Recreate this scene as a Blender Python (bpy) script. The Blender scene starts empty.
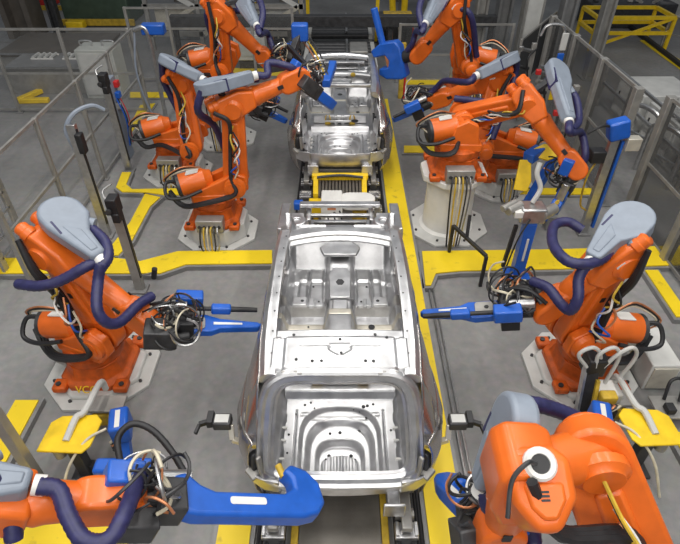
import bpy, bmesh, math, random
from mathutils import Vector, Matrix
random.seed(7)
C = bpy.context.scene.collection
V = Vector
PI = math.pi
# ------------------------------------------------------------------ camera maths
PITCH = math.radians(39.2); FPX = 536.0; CAMH = 5.4
def ray(px, py):
    x = (px-340)/FPX; v = (py-272)/FPX
    return V((x, math.cos(PITCH)-v*math.sin(PITCH), -math.sin(PITCH)-v*math.cos(PITCH)))
def g(px, py, z=0.0):                       # point at height z
    d = ray(px, py); return V((0, 0, CAMH)) + d*((z-CAMH)/d.z)
def aty(px, py, y):                         # point at distance y
    d = ray(px, py); return V((0, 0, CAMH)) + d*(y/d.y)
cd = bpy.data.cameras.new('camera'); cam = bpy.data.objects.new('camera', cd); C.objects.link(cam)
cam.location = (0, 0, CAMH); cam.rotation_euler = (PI/2-PITCH, 0, 0)
cd.sensor_width = 36; cd.lens = 36*FPX/680; cd.clip_end = 200
bpy.context.scene.camera = cam
vs = bpy.context.scene.view_settings
vs.view_transform = 'Standard'; vs.look = 'None'; vs.gamma = 1; vs.exposure = 0
# ------------------------------------------------------------------ materials
def mat(name, col, rough=.5, metal=0., var=.12, scale=6., bump=0., spec=.5, coat=0., rvar=.1):
    m = bpy.data.materials.new(name); m.use_nodes = True
    nt = m.node_tree; b = nt.nodes['Principled BSDF']
    b.inputs['Roughness'].default_value = rough; b.inputs['Metallic'].default_value = metal
    b.inputs['Specular IOR Level'].default_value = spec
    if coat: b.inputs['Coat Weight'].default_value = coat; b.inputs['Coat Roughness'].default_value = .15
    tc = nt.nodes.new('ShaderNodeTexCoord'); n = nt.nodes.new('ShaderNodeTexNoise')
    n.inputs['Scale'].default_value = scale; n.inputs['Detail'].default_value = 5
    nt.links.new(tc.outputs['Object'], n.inputs['Vector'])
    r = nt.nodes.new('ShaderNodeValToRGB')
    r.color_ramp.elements[0].position = .3; r.color_ramp.elements[1].position = .7
    r.color_ramp.elements[0].color = tuple(max(0, c*(1-var)) for c in col)+(1,)
    r.color_ramp.elements[1].color = tuple(min(1, c*(1+var)) for c in col)+(1,)
    nt.links.new(n.outputs['Fac'], r.inputs['Fac']); nt.links.new(r.outputs['Color'], b.inputs['Base Color'])
    if rvar:
        mr = nt.nodes.new('ShaderNodeMapRange')
        mr.inputs['To Min'].default_value = max(.03, rough-rvar); mr.inputs['To Max'].default_value = min(1, rough+rvar)
        nt.links.new(n.outputs['Fac'], mr.inputs['Value']); nt.links.new(mr.outputs['Result'], b.inputs['Roughness'])
    if bump:
        bp = nt.nodes.new('ShaderNodeBump'); bp.inputs['Strength'].default_value = bump; bp.inputs['Distance'].default_value = .02
        nt.links.new(n.outputs['Fac'], bp.inputs['Height']); nt.links.new(bp.outputs['Normal'], b.inputs['Normal'])
    return m
def floor_mat():
    m = mat('concrete_floor', (.215, .205, .195), .55, 0, .25, .55, 0, .4)
    nt = m.node_tree; b = nt.nodes['Principled BSDF']
    ramp = [n for n in nt.nodes if n.type == 'VALTORGB'][0]
    n2 = nt.nodes.new('ShaderNodeTexNoise'); n2.inputs['Scale'].default_value = 9; n2.inputs['Detail'].default_value = 8
    tc = [n for n in nt.nodes if n.type == 'TEX_COORD'][0]
    nt.links.new(tc.outputs['Object'], n2.inputs['Vector'])
    mx = nt.nodes.new('ShaderNodeMix'); mx.data_type = 'RGBA'; mx.blend_type = 'OVERLAY'; mx.inputs['Factor'].default_value = .35
    nt.links.new(ramp.outputs['Color'], mx.inputs['A']); nt.links.new(n2.outputs['Color'], mx.inputs['B'])
    hs = nt.nodes.new('ShaderNodeHueSaturation'); hs.inputs['Saturation'].default_value = .3
    nt.links.new(mx.outputs['Result'], hs.inputs['Color']); nt.links.new(hs.outputs['Color'], b.inputs['Base Color'])
    return m
def tread_mat():
    m = mat('checker_plate_steel', (.30, .28, .25), .4, .7, .15, 4)
    nt = m.node_tree; b = nt.nodes['Principled BSDF']
    tc = [n for n in nt.nodes if n.type == 'TEX_COORD'][0]
    mp = nt.nodes.new('ShaderNodeMapping'); mp.inputs['Rotation'].default_value = (0, 0, PI/4)
    nt.links.new(tc.outputs['Object'], mp.inputs['Vector'])
    ck = nt.nodes.new('ShaderNodeTexChecker'); ck.inputs['Scale'].default_value = 26
    nt.links.new(mp.outputs['Vector'], ck.inputs['Vector'])
    bp = nt.nodes.new('ShaderNodeBump'); bp.inputs['Strength'].default_value = .5; bp.inputs['Distance'].default_value = .01
    nt.links.new(ck.outputs['Fac'], bp.inputs['Height']); nt.links.new(bp.outputs['Normal'], b.inputs['Normal'])
    return m
def yellow_floor_mat():
    m = mat('worn_yellow_paint', (.80, .58, .010), .5, 0, .10, 1.2)
    nt = m.node_tree; b = nt.nodes['Principled BSDF']
    ramp = [n for n in nt.nodes if n.type == 'VALTORGB'][0]; tc = [n for n in nt.nodes if n.type == 'TEX_COORD'][0]
    n2 = nt.nodes.new('ShaderNodeTexNoise'); n2.inputs['Scale'].default_value = 7; n2.inputs['Detail'].default_value = 6
    nt.links.new(tc.outputs['Object'], n2.inputs['Vector'])
    r2 = nt.nodes.new('ShaderNodeValToRGB'); r2.color_ramp.elements[0].position = .62; r2.color_ramp.elements[1].position = .74
    nt.links.new(n2.outputs['Fac'], r2.inputs['Fac'])
    mx = nt.nodes.new('ShaderNodeMix'); mx.data_type = 'RGBA'
    mx.inputs['B'].default_value = (.30, .20, .03, 1)
    s = nt.nodes.new('ShaderNodeMath'); s.operation = 'MULTIPLY'; s.inputs[1].default_value = .55
    nt.links.new(r2.outputs['Color'], s.inputs[0]); nt.links.new(s.outputs[0], mx.inputs['Factor'])
    nt.links.new(ramp.outputs['Color'], mx.inputs['A']); nt.links.new(mx.outputs['Result'], b.inputs['Base Color'])
    return m
M = dict(
    floor=floor_mat(), tread=tread_mat(), yfloor=yellow_floor_mat(),
    orange=mat('robot_orange_paint', (.72, .135, .010), .40, 0, .12, 5, 0, .5, .15),
    orange_w=mat('worn_robot_orange_paint', (.54, .095, .009), .5, 0, .32, 9, 0, .4),
    cover=mat('grey_blue_plastic', (.22, .255, .31), .45, 0, .08, 8),
    hose=mat('dark_blue_hose', (.022, .022, .085), .45, 0, .25, 20),
    black=mat('black_rubber', (.014, .014, .016), .5, 0, .3, 12),
    dark=mat('dark_grey_metal', (.055, .055, .058), .45, .4, .3, 10),
    grey=mat('grey_painted_steel', (.22, .22, .22), .5, .2, .15, 5),
    lgrey=mat('light_grey_paint', (.52, .52, .50), .5, 0, .10, 4),
    white=mat('white_paint', (.70, .69, .66), .45, 0, .08, 4),
    blue=mat('blue_gun_paint', (.008, .095, .47), .4, 0, .12, 8, 0, .5, .2),
    yellow=mat('yellow_paint', (.80, .54, .012), .45, 0, .12, 7),
    ydirty=mat('dirty_yellow_steel', (.50, .33, .03), .5, 0, .3, 9),
    alu=mat('galvanised_body_steel', (.60, .60, .61), .34, .92, .14, 7, .08, .5, 0, .10),
    alu_out=mat('outer_body_steel', (.52, .49, .47), .24, .95, .06, 3, 0, .5, 0, .05),
    cream=mat('cream_primer_steel', (.66, .62, .53), .4, .55, .10, 9),
    steel=mat('brushed_steel', (.50, .50, .50), .32, .9, .15, 14),
    gsteel=mat('profile_aluminium', (.36, .35, .33), .45, .55, .15, 6),
    brown=mat('brown_grey_column_paint', (.115, .10, .085), .55, .1, .2, 3),
    beige=mat('beige_cabinet_paint', (.44, .45, .42), .5, 0, .08, 4),
    green=mat('green_machine_paint', (.05, .08, .055), .5, 0, .2, 4),
    copper=mat('copper_cable', (.55, .22, .10), .35, .5, .2, 10),
    cable=mat('pale_cable', (.55, .50, .38), .5, 0, .2, 10),
    red=mat('red_paint', (.50, .02, .02), .45, 0, .15, 6),
    wall=mat('factory_wall_paint', (.22, .22, .21), .7, 0, .1, 1),
)
def glass():
    m = bpy.data.materials.new('clear_guard_panel'); m.use_nodes = True
    nt = m.node_tree; b = nt.nodes['Principled BSDF']
    b.inputs['Base Color'].default_value = (.30, .31, .31, 1); b.inputs['Roughness'].default_value = .12
    b.inputs['Alpha'].default_value = .05
    n = nt.nodes.new('ShaderNodeTexNoise'); n.inputs['Scale'].default_value = 3
    mr = nt.nodes.new('ShaderNodeMapRange'); mr.inputs['To Min'].default_value = .03; mr.inputs['To Max'].default_value = .09
    nt.links.new(n.outputs['Fac'], mr.inputs['Value']); nt.links.new(mr.outputs['Result'], b.inputs['Alpha'])
    return m
M['glass'] = glass()
def smoke():
    m = bpy.data.materials.new('smoked_guard_panel'); m.use_nodes = True
    nt = m.node_tree; b = nt.nodes['Principled BSDF']
    b.inputs['Base Color'].default_value = (.05, .05, .05, 1); b.inputs['Roughness'].default_value = .25
    n = nt.nodes.new('ShaderNodeTexNoise'); n.inputs['Scale'].default_value = 2
    mr = nt.nodes.new('ShaderNodeMapRange'); mr.inputs['To Min'].default_value = .30; mr.inputs['To Max'].default_value = .45
    nt.links.new(n.outputs['Fac'], mr.inputs['Value']); nt.links.new(mr.outputs['Result'], b.inputs['Alpha'])
    return m
M['smoke'] = smoke()
# ------------------------------------------------------------------ mesh builder
def frame(d, up=(0, 0, 1)):
    d = V(d).normalized(); up = V(up)
    s = d.cross(up)
    if s.length < 1e-4: s = d.cross(V((0, 1, 0)))
    s.normalize(); u = s.cross(d).normalized()
    return d, s, u
def spline(pts, k=6):
    pts = [V(p) for p in pts]
    if len(pts) < 3: return pts
    P = [pts[0]*2-pts[1]] + pts + [pts[-1]*2-pts[-2]]
    out = []
    for i in range(1, len(P)-2):
        a, b, c, d = P[i-1:i+3]
        for j in range(k):
            t = j/k
            out.append(.5*((2*b)+(c-a)*t+(2*a-5*b+4*c-d)*t*t+(3*b-a-3*c+d)*t**3))
    out.append(pts[-1]); return out
ROOTLOC = {}
class MB:
    def __init__(s): s.bm = bmesh.new()
    def poly(s, vs, faces):
        b = [s.bm.verts.new(v) for v in vs]
        for f in faces:
            try: s.bm.faces.new([b[i] for i in f])
            except ValueError: pass
        return s
    def loft(s, rings, cap=True, closed=True):
        R = [[s.bm.verts.new(p) for p in r] for r in rings]
        n = len(R[0])
        for a, b in zip(R, R[1:]):
            for i in range(n if closed else n-1):
                j = (i+1) % n
                s.bm.faces.new((a[i], a[j], b[j], b[i]))
        if cap and closed:
            s.bm.faces.new(R[0][::-1]); s.bm.faces.new(R[-1])
        return s
    def bar(s, p, q, w, h=None, up=(0, 0, 1), w2=None, h2=None):
        h = h or w; w2 = w2 or w; h2 = h2 or h
        p, q = V(p), V(q); d, a, u = frame(q-p, up)
        r = []
        for c, ww, hh in ((p, w, h), (q, w2, h2)):
            r.append([c+a*(ww/2*i)+u*(hh/2*j) for i, j in ((-1, -1), (1, -1), (1, 1), (-1, 1))])
        return s.loft(r)
    def box(s, c, size, yaw=0, R=None):
        c = V(c); R = R or Matrix.Rotation(yaw, 3, 'Z')
        x, y, z = [k/2 for k in size]
        return s.loft([[c+R@V((i*x, j*y, k*z)) for i, j in ((-1, -1), (1, -1), (1, 1), (-1, 1))] for k in (-1, 1)])
    def cyl(s, p, q, r, r2=None, n=18):
        r2 = r if r2 is None else r2
        p, q = V(p), V(q); d, a, u = frame(q-p)
        return s.loft([[c+(a*math.cos(t)+u*math.sin(t))*rr for t in [2*PI*i/n for i in range(n)]] for c, rr in ((p, r), (q, r2))])
    def lathe(s, p, q, prof, n=20, up=(0, 0, 1)):          # prof: (t along p->q in metres, radius)
        p, q = V(p), V(q); d, a, u = frame(q-p, up)
        return s.loft([[p+d*t+(a*math.cos(k)+u*math.sin(k))*r for k in [2*PI*i/n for i in range(n)]] for t, r in prof])
    def tube(s, pts, r, n=8, k=6, rib=0):
        P = spline(pts, k)
        if len(P) < 2: return s
        rings = []; u = None
        for i, p in enumerate(P):
            d = (P[min(i+1, len(P)-1)]-P[max(i-1, 0)])
            if d.length < 1e-6: continue
            d.normalize()
            if u is None: _, a, u = frame(d)
            a = d.cross(u)
            if a.length < 1e-4: _, a, u = frame(d)
            a.normalize(); u = a.cross(d).normalized()
            rr = r*(1+rib*(1 if i % 2 else -1))
            rings.append([p+(a*math.cos(t)+u*math.sin(t))*rr for t in [2*PI*j/n for j in range(n)]])
        return s.loft(rings)
    def prism(s, pl, o, u, v, t, t0=None):                  # polygon in (u,v), extruded along u x v from t0 to t0+t
        o, u, v = V(o), V(u).normalized(), V(v).normalized(); w = u.cross(v).normalized()
        if t0 is None: t0 = -t/2
        return s.loft([[o+u*a+v*b+w*k for a, b in pl] for k in (t0, t0+t)])
    def grid(s, P):
        R = [[None if p is None else s.bm.verts.new(p) for p in r] for r in P]
        for i in range(len(R)-1):
            for j in range(len(R[0])-1):
                q = (R[i][j], R[i+1][j], R[i+1][j+1], R[i][j+1])
                if None not in q: s.bm.faces.new(q)
        return s
    def ball(s, c, r, n=14, sc=(1, 1, 1)):
        c = V(c)
        return s.loft([[c+V((math.sin(f)*math.cos(t)*r*sc[0], math.sin(f)*math.sin(t)*r*sc[1], -math.cos(f)*r*sc[2])) for t in [2*PI*i/n for i in range(n)]] for f in [max(.02, min(PI-.02, PI*j/8)) for j in range(9)]])
    def done(s, name, m, parent=None, bevel=0, solid=0, ang=35, seg=2, origin=None):
        bm = s.bm; loose = [v for v in bm.verts if not v.link_faces]
        if loose: bmesh.ops.delete(bm, geom=loose, context='VERTS')
        bmesh.ops.recalc_face_normals(bm, faces=bm.faces)
        if parent is not None: off = ROOTLOC[parent.name]
        else:
            xs = [v.co for v in bm.verts]
            off = V(origin) if origin else V(((min(c.x for c in xs)+max(c.x for c in xs))/2, (min(c.y for c in xs)+max(c.y for c in xs))/2, min(c.z for c in xs)))
        for v in bm.verts: v.co -= off
        for f in bm.faces: f.smooth = True
        lim = math.radians(ang)
        for e in bm.edges:
            e.smooth = not (len(e.link_faces) == 2 and e.calc_face_angle(0) > lim)
        me = bpy.data.meshes.new(name); bm.to_mesh(me); bm.free()
        me.materials.append(M[m] if isinstance(m, str) else m)
        o = bpy.data.objects.new(name, me); C.objects.link(o)
        if parent is not None: o.parent = parent
        else: o.location = off
        ROOTLOC[o.name] = off
        if solid:
            md = o.modifiers.new('thickness', 'SOLIDIFY'); md.thickness = solid; md.offset = 0
        if bevel:
            md = o.modifiers.new('bevel', 'BEVEL'); md.width = bevel; md.segments = seg; md.limit_method = 'ANGLE'; md.angle_limit = math.radians(40)
            md.harden_normals = False
        return o
def tag(o, label, cat, group=None, kind=None):
    o['label'] = label; o['category'] = cat
    if group: o['group'] = group
    if kind: o['kind'] = kind
    return o
def thing(name, loc, label, cat, group=None):
    o = bpy.data.objects.new(name, None); o.empty_display_size = .2; C.objects.link(o)
    o.location = loc; ROOTLOC[o.name] = V(loc)
    return tag(o, label, cat, group)
def struct(o): o['kind'] = 'structure'; return o
def rot2(p, a): return (p[0]*math.cos(a)-p[1]*math.sin(a), p[0]*math.sin(a)+p[1]*math.cos(a))
def capsule(L, r1, r2, n=9):                                # outline in (u along, v across)
    a = [(-r1*math.cos(t), r1*math.sin(t)) for t in [-PI/2+PI*i/n for i in range(n+1)]]
    b = [(L+r2*math.cos(t), -r2*math.sin(t)) for t in [-PI/2+PI*i/n for i in range(n+1)]]
    return a+b
def rrect(w, h, r, n=4):
    out = []
    for cx, cy, a0 in ((w/2-r, h/2-r, 0), (-w/2+r, h/2-r, PI/2), (-w/2+r, -h/2+r, PI), (w/2-r, -h/2+r, 1.5*PI)):
        out += [(cx+r*math.cos(a0+PI/2*i/n), cy+r*math.sin(a0+PI/2*i/n)) for i in range(n+1)]
    return out
def text_obj(s, size, loc, rot, m, parent, name='lettering'):
    cu = bpy.data.curves.new('t', 'FONT'); cu.body = s; cu.size = size; cu.extrude = .003; cu.align_x = 'CENTER'; cu.align_y = 'CENTER'
    t = bpy.data.objects.new('t', cu); C.objects.link(t)
    bpy.context.view_layer.update()
    me = bpy.data.meshes.new_from_object(t.evaluated_get(bpy.context.evaluated_depsgraph_get()))
    bpy.data.objects.remove(t)
    me.transform(Matrix.Translation(V(loc)-ROOTLOC[parent.name]) @ rot.to_4x4())
    me.materials.clear(); me.materials.append(M[m]); me.name = name
    o = bpy.data.objects.new(name, me); C.objects.link(o); o.parent = parent; ROOTLOC[o.name] = ROOTLOC[parent.name]
    return o
# ------------------------------------------------------------------ floor and yellow trunking
fl = MB(); fl.box((0, 13, -.1), (60, 60, .2)); struct(fl.done('floor', 'floor', origin=(0, 13, 0)))
bw = MB(); bw.box((0, 42, 4), (60, .3, 8)); struct(bw.done('wall_back', 'wall'))
ZT = .10
def trunking(pts, label, h=ZT, px=True, skirt=True):
    P = [g(a, b, h) if px else V((a, b, h)) for a, b in pts]
    c = sum(P, V())/len(P)
    A = sum(P[i].x*P[(i+1) % len(P)].y-P[(i+1) % len(P)].x*P[i].y for i in range(len(P)))
    if A < 0: P.reverse()
    r = thing('cable_trunking', (c.x, c.y, 0), label, 'cable trunking', 'yellow cable trunking covers on the floor')
    b = MB(); b.loft([[V((p.x, p.y, h-.02)) for p in P], [V((p.x, p.y, h)) for p in P]]); b.done('cover_plate', 'yfloor', r)
    b = MB(); n = len(P); Q = []
    for i in range(n):                                          # steel tray, a little wider than its cover
        a, q, e = P[i-1], P[i], P[(i+1) % n]
        n1 = V(((q-a).y, -(q-a).x, 0)).normalized(); n2 = V(((e-q).y, -(e-q).x, 0)).normalized()
        m = (n1+n2); m = m/max(.5, m.length_squared/2) if m.length > .1 else n1
        Q.append(q+m*.045)
    b.loft([[V((p.x, p.y, .001)) for p in Q], [V((p.x, p.y, h-.022)) for p in Q]]); b.done('tray', 'grey', r)
    return r
trunking([(.87, 1.4), (1.235, 1.4), (1.235, 6.58), (1.235, 13.6), (.87, 13.6)], 'long yellow walkway plate running beside the conveyor on the right', px=False)
trunking([(-1.2, 1.4), (-.88, 1.4), (-.88, 2.62), (-1.2, 2.62)], 'short yellow plate left of the conveyor under the blurred blue gun arm', px=False)
trunking([(422, 251), (560, 249), (690, 245), (690, 264), (590, 268), (460, 270.5), (436, 273), (431, 285), (425.5, 285)], 'yellow cross plate reaching right from the walkway under the blue riser')
trunking([(-8, 258), (110, 257), (140, 261), (178, 251), (272, 250), (272, 263), (186, 264), (160, 273), (-8, 273)], 'yellow cross plate reaching left from the near car body past the sensor post')
trunking([(145, 193.5), (160, 197), (150, 206), (132, 240), (118, 255), (104, 255), (130, 222)], 'slanting yellow strip left of the near pedestal of the back left robots')
trunking([(122, 172), (131, 172), (126, 184), (132, 189), (186, 188), (186, 194.5), (164, 194.5), (146, 192), (122, 191.5), (116, 187)], 'hooked yellow strip in front of the farther back left robot base')
trunking([(-3.93, 2.75), (-3.65, 2.75), (-3.65, 4.05), (-3.93, 4.05)], 'narrow yellow strip at the left edge in front of the left foreground robot base', px=False)
trunking([(-3.93, 5.3), (-3.65, 5.3), (-3.65, 6.25), (-3.93, 6.25)], 'short yellow strip behind the left foreground robot', px=False)
trunking([(3.74, 4.75), (3.94, 4.75), (3.86, 6.3), (3.66, 6.3)], 'narrow yellow strip behind the right foreground robot base', px=False)
trunking([(3.80, 2.3), (4.0, 2.3), (4.0, 3.6), (3.80, 3.6)], 'narrow yellow strip at the right edge beside the tip dresser stand', px=False)
trunking([(2.99, 1.7), (3.14, 1.7), (3.14, 3.1), (2.99, 3.1)], 'narrow yellow strip beside the blurred orange robot at bottom right', px=False)
trunking([(4.78, 5.5), (4.98, 5.5), (5.0, 6.55), (4.80, 6.55)], 'yellow strip slanting towards the fence posts on the far right', px=False)
trunking([(-8, 499), (30, 494), (100, 497), (128, 520), (128, 560), (-8, 560)], 'yellow plate under the blurred robot forearm at bottom left')
trunking([(140, 105), (155, 103), (135, 132), (127, 131)], 'short yellow strip between the light curtain posts and the back left robot', .06)
trunking([(130, 92), (168, 92), (168, 97), (130, 97)], 'yellow line behind the farther back left robot', .06)
trunking([(205, 68), (300, 68), (300, 75), (205, 75)], 'yellow cross strip behind the blurred grey hose cover', .06)
trunking([(404, 145.5), (436, 145.5), (436, 152), (404, 152)], 'yellow cross strip behind the white pedestal of the back right robot', .06)
trunking([(404, 79), (462, 79), (462, 84), (404, 84)], 'far yellow cross strip left of the farthest right robot', .06)
trunking([(520, 188), (600, 188), (602, 194), (520, 194)], 'yellow cross strip behind the blue gun on the right', .06)
trunking([(640, 40), (650, 40), (690, 66), (690, 76)], 'yellow line on the far right floor past the yellow table', .03)
b = MB(); b.tube([(1.36, 1.6, .03), (1.36, 4, .03), (1.36, 6.2, .03)], .016); b.tube([(1.42, 1.6, .03), (1.42, 6.2, .03)], .012)
tag(b.done('conduit_pipe', 'steel'), 'thin steel conduit pair along the right walkway plate', 'conduit')
# ------------------------------------------------------------------ conveyor
def bracket(mb, x, y, s):
    mb.box((x, y, .27), (.22, .15, .05)); mb.box((x, y, .13), (.12, .10, .24))
    mb.box((x+s*.09, y, .31), (.035, .13, .05)); mb.box((x-s*.09, y, .31), (.035, .13, .05))
    mb.cyl((x-.05, y-.03, .30), (x-.05, y-.03, .325), .018, n=8); mb.cyl((x+.05, y+.03, .30), (x+.05, y+.03, .325), .018, n=8)
for s, nm in ((-1, 'left'), (1, 'right')):
    r = thing('conveyor_rail', (s*.62, 7, 0), f'dark steel conveyor rail with roller brackets along the {nm} of the line', 'conveyor rail')
    b = MB(); b.box((s*.56, 8.4, .09), (.05, 14.4, .18)); b.box((s*.71, 8.4, .09), (.05, 14.4, .18)); b.box((s*.635, 8.4, .03), (.14, 14.4, .03)); b.done('beam', 'dark', r, .006)
    for i in range(30):
        y = 1.45+i*.47
        b = MB(); bracket(b, s*.63, y, s); b.done('roller_bracket', 'alu', r, .005)
        b = MB(); b.cyl((s*.545, y+.2, .20), (s*.725, y+.2, .20), .055, n=14); b.done('roller', 'gsteel', r)
    b = MB(); b.tube([(s*.79, 1.3, .08), (s*.79, 8, .08), (s*.79, 15.5, .08)], .022); b.tube([(s*.755, 1.3, .14), (s*.755, 15.5, .14)], .014); b.done('cable_run', 'black', r)
for y0, y1, lab in ((1.3, 6.9, 'checker plate walkway between the rails under the near car body'), (6.95, 10.4, 'checker plate between the rails under the white drive unit'), (10.5, 15.5, 'checker plate between the rails under the far car body')):
    b = MB(); b.box((0, (y0+y1)/2, .03), (.80, y1-y0-.02, .06)); tag(b.done('tread_plate', 'tread'), lab, 'tread plate')
for s, nm in ((-1, 'left'), (1, 'right')):
    b = MB(); b.box((s*.445, 5.35, .05), (.07, 8.1, .10)); tag(b.done('edge_strip', 'ydirty', bevel=.008), f'thin yellow edging strip on the {nm} of the checker plate', 'edging strip')
# yellow lift frame and white drive unit between the bodies
r = thing('lift_frame', (0, 8.5, 0), 'yellow lift table frame with ribbed deck behind the white drive unit', 'lift table')
b = MB()
for s in (-1, 1): b.bar((s*.43, 8.18, .46), (s*.45, 8.84, .46), .09, .1)
b.bar((-.52, 8.84, .48), (.52, 8.84, .48), .12, .1); b.done('yellow_frame', 'yellow', r, .01)
for s in (-1, 1):
    for y in (8.22, 8.80): b = MB(); b.bar((s*.43, y, .06), (s*.43, y, .42), .07); b.done('leg', 'ydirty', r)
b = MB(); b.tube([(-.42, 8.70, .54), (0, 8.74, .56), (.42, 8.70, .54)], .025); b.done('front_lip', 'dark', r)
for i in range(13):
    x = -.37+i*.0615
    b = MB(); b.bar((x, 8.20, .42), (x, 8.76, .42), .035, .04); b.done('deck_slat', 'brown', r)
r = thing('drive_unit', (-.1, 8.35, 0), 'white drive motor housing on the conveyor between the two car bodies', 'drive unit')
b = MB(); b.box((-.14, 7.84, .40), (.36, .46, .50)); b.box((-.14, 7.42, .34), (.22, .34, .30)); b.done('gearbox', 'white', r, .02)
b = MB(); b.prism(capsule(.26, .18, .18), (.16, 7.84, .56), (1, 0, 0), (0, 1, 0), .16); b.done('motor_cover', 'white', r, .025)
b = MB(); b.cyl((.32, 7.84, .06), (.32, 7.84, .47), .11); b.done('motor', 'ydirty', r)
b = MB(); b.box((-.14, 7.605, .56), (.14, .012, .05)); b.done('plate', 'copper', r)
b = MB()
for k in range(3): b.tube([(-.1+.06*k, 7.5, .5), (-.2+.1*k, 7.35, .58+.03*k), (-.05+.1*k, 7.2, .1)], .013)
b.done('cable', 'black', r)
r = thing('junction_box', (-.48, 8.1, 0), 'yellow box with a blue cap left of the white drive unit', 'junction box')
b = MB(); b.box((-.42, 7.95, .38), (.24, .2, .24)); b.box((-.42, 7.95, .17), (.08, .08, .22)); b.done('body', 'yellow', r, .015)
b = MB(); b.box((-.72, 7.95, .42), (.16, .14, .14)); b.cyl((-.66, 7.95, .42), (-.5, 7.95, .42), .04); b.done('blue_cap', 'blue', r, .02)
# ------------------------------------------------------------------ car bodies
def lerp(t, tab):
    for (a, va), (b_, vb) in zip(tab, tab[1:]):
        if t <= b_:
            k = (t-a)/(b_-a) if t > a else 0
            k = k*k*(3-2*k) if False else k
            return va+(vb-va)*k
    return tab[-1][1]
def smooth(t, tab):                                     # monotone-ish smooth interpolation
    ys = [lerp(t+d, tab) for d in (-.12, -.06, 0, .06, .12)]
    return sum(ys)/5
def sm(x, a, b):
    k = max(0, min(1, (x-a)/(b-a))); return k*k*(3-2*k)
HALFW = [(2.50, .70), (2.62, .78), (2.72, .90), (2.85, .945), (3.1, .985), (3.45, .985), (3.75, .93), (4.1, .90), (4.6, .905), (4.95, .88), (5.3, .78), (5.7, .735), (6.1, .72)]
def side_x(y, z):
    w = smooth(y, HALFW)
    prof = [(.45, .90), (.55, .955), (.80, .985), (.98, 1.0), (1.12, .985), (1.22, .955), (1.30, .915)]
    return w*lerp(z, prof)
RAIL = [(2.98, .615, 1.84), (3.3, .645, 1.88), (3.8, .655, 1.91), (4.4, .655, 1.915), (4.9, .645, 1.89), (5.1, .638, 1.86)]
def rail(y):
    return smooth(y, [(a, b) for a, b, c in RAIL]), smooth(y, [(a, c) for a, b, c in RAIL])
def hole(r, p, rad, nrm=(0, 0, 1), t=.006):
    p = V(p); b = MB(); b.cyl(p, p+V(nrm).normalized()*t, rad, n=12); b.done('hole', 'black', r)
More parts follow.
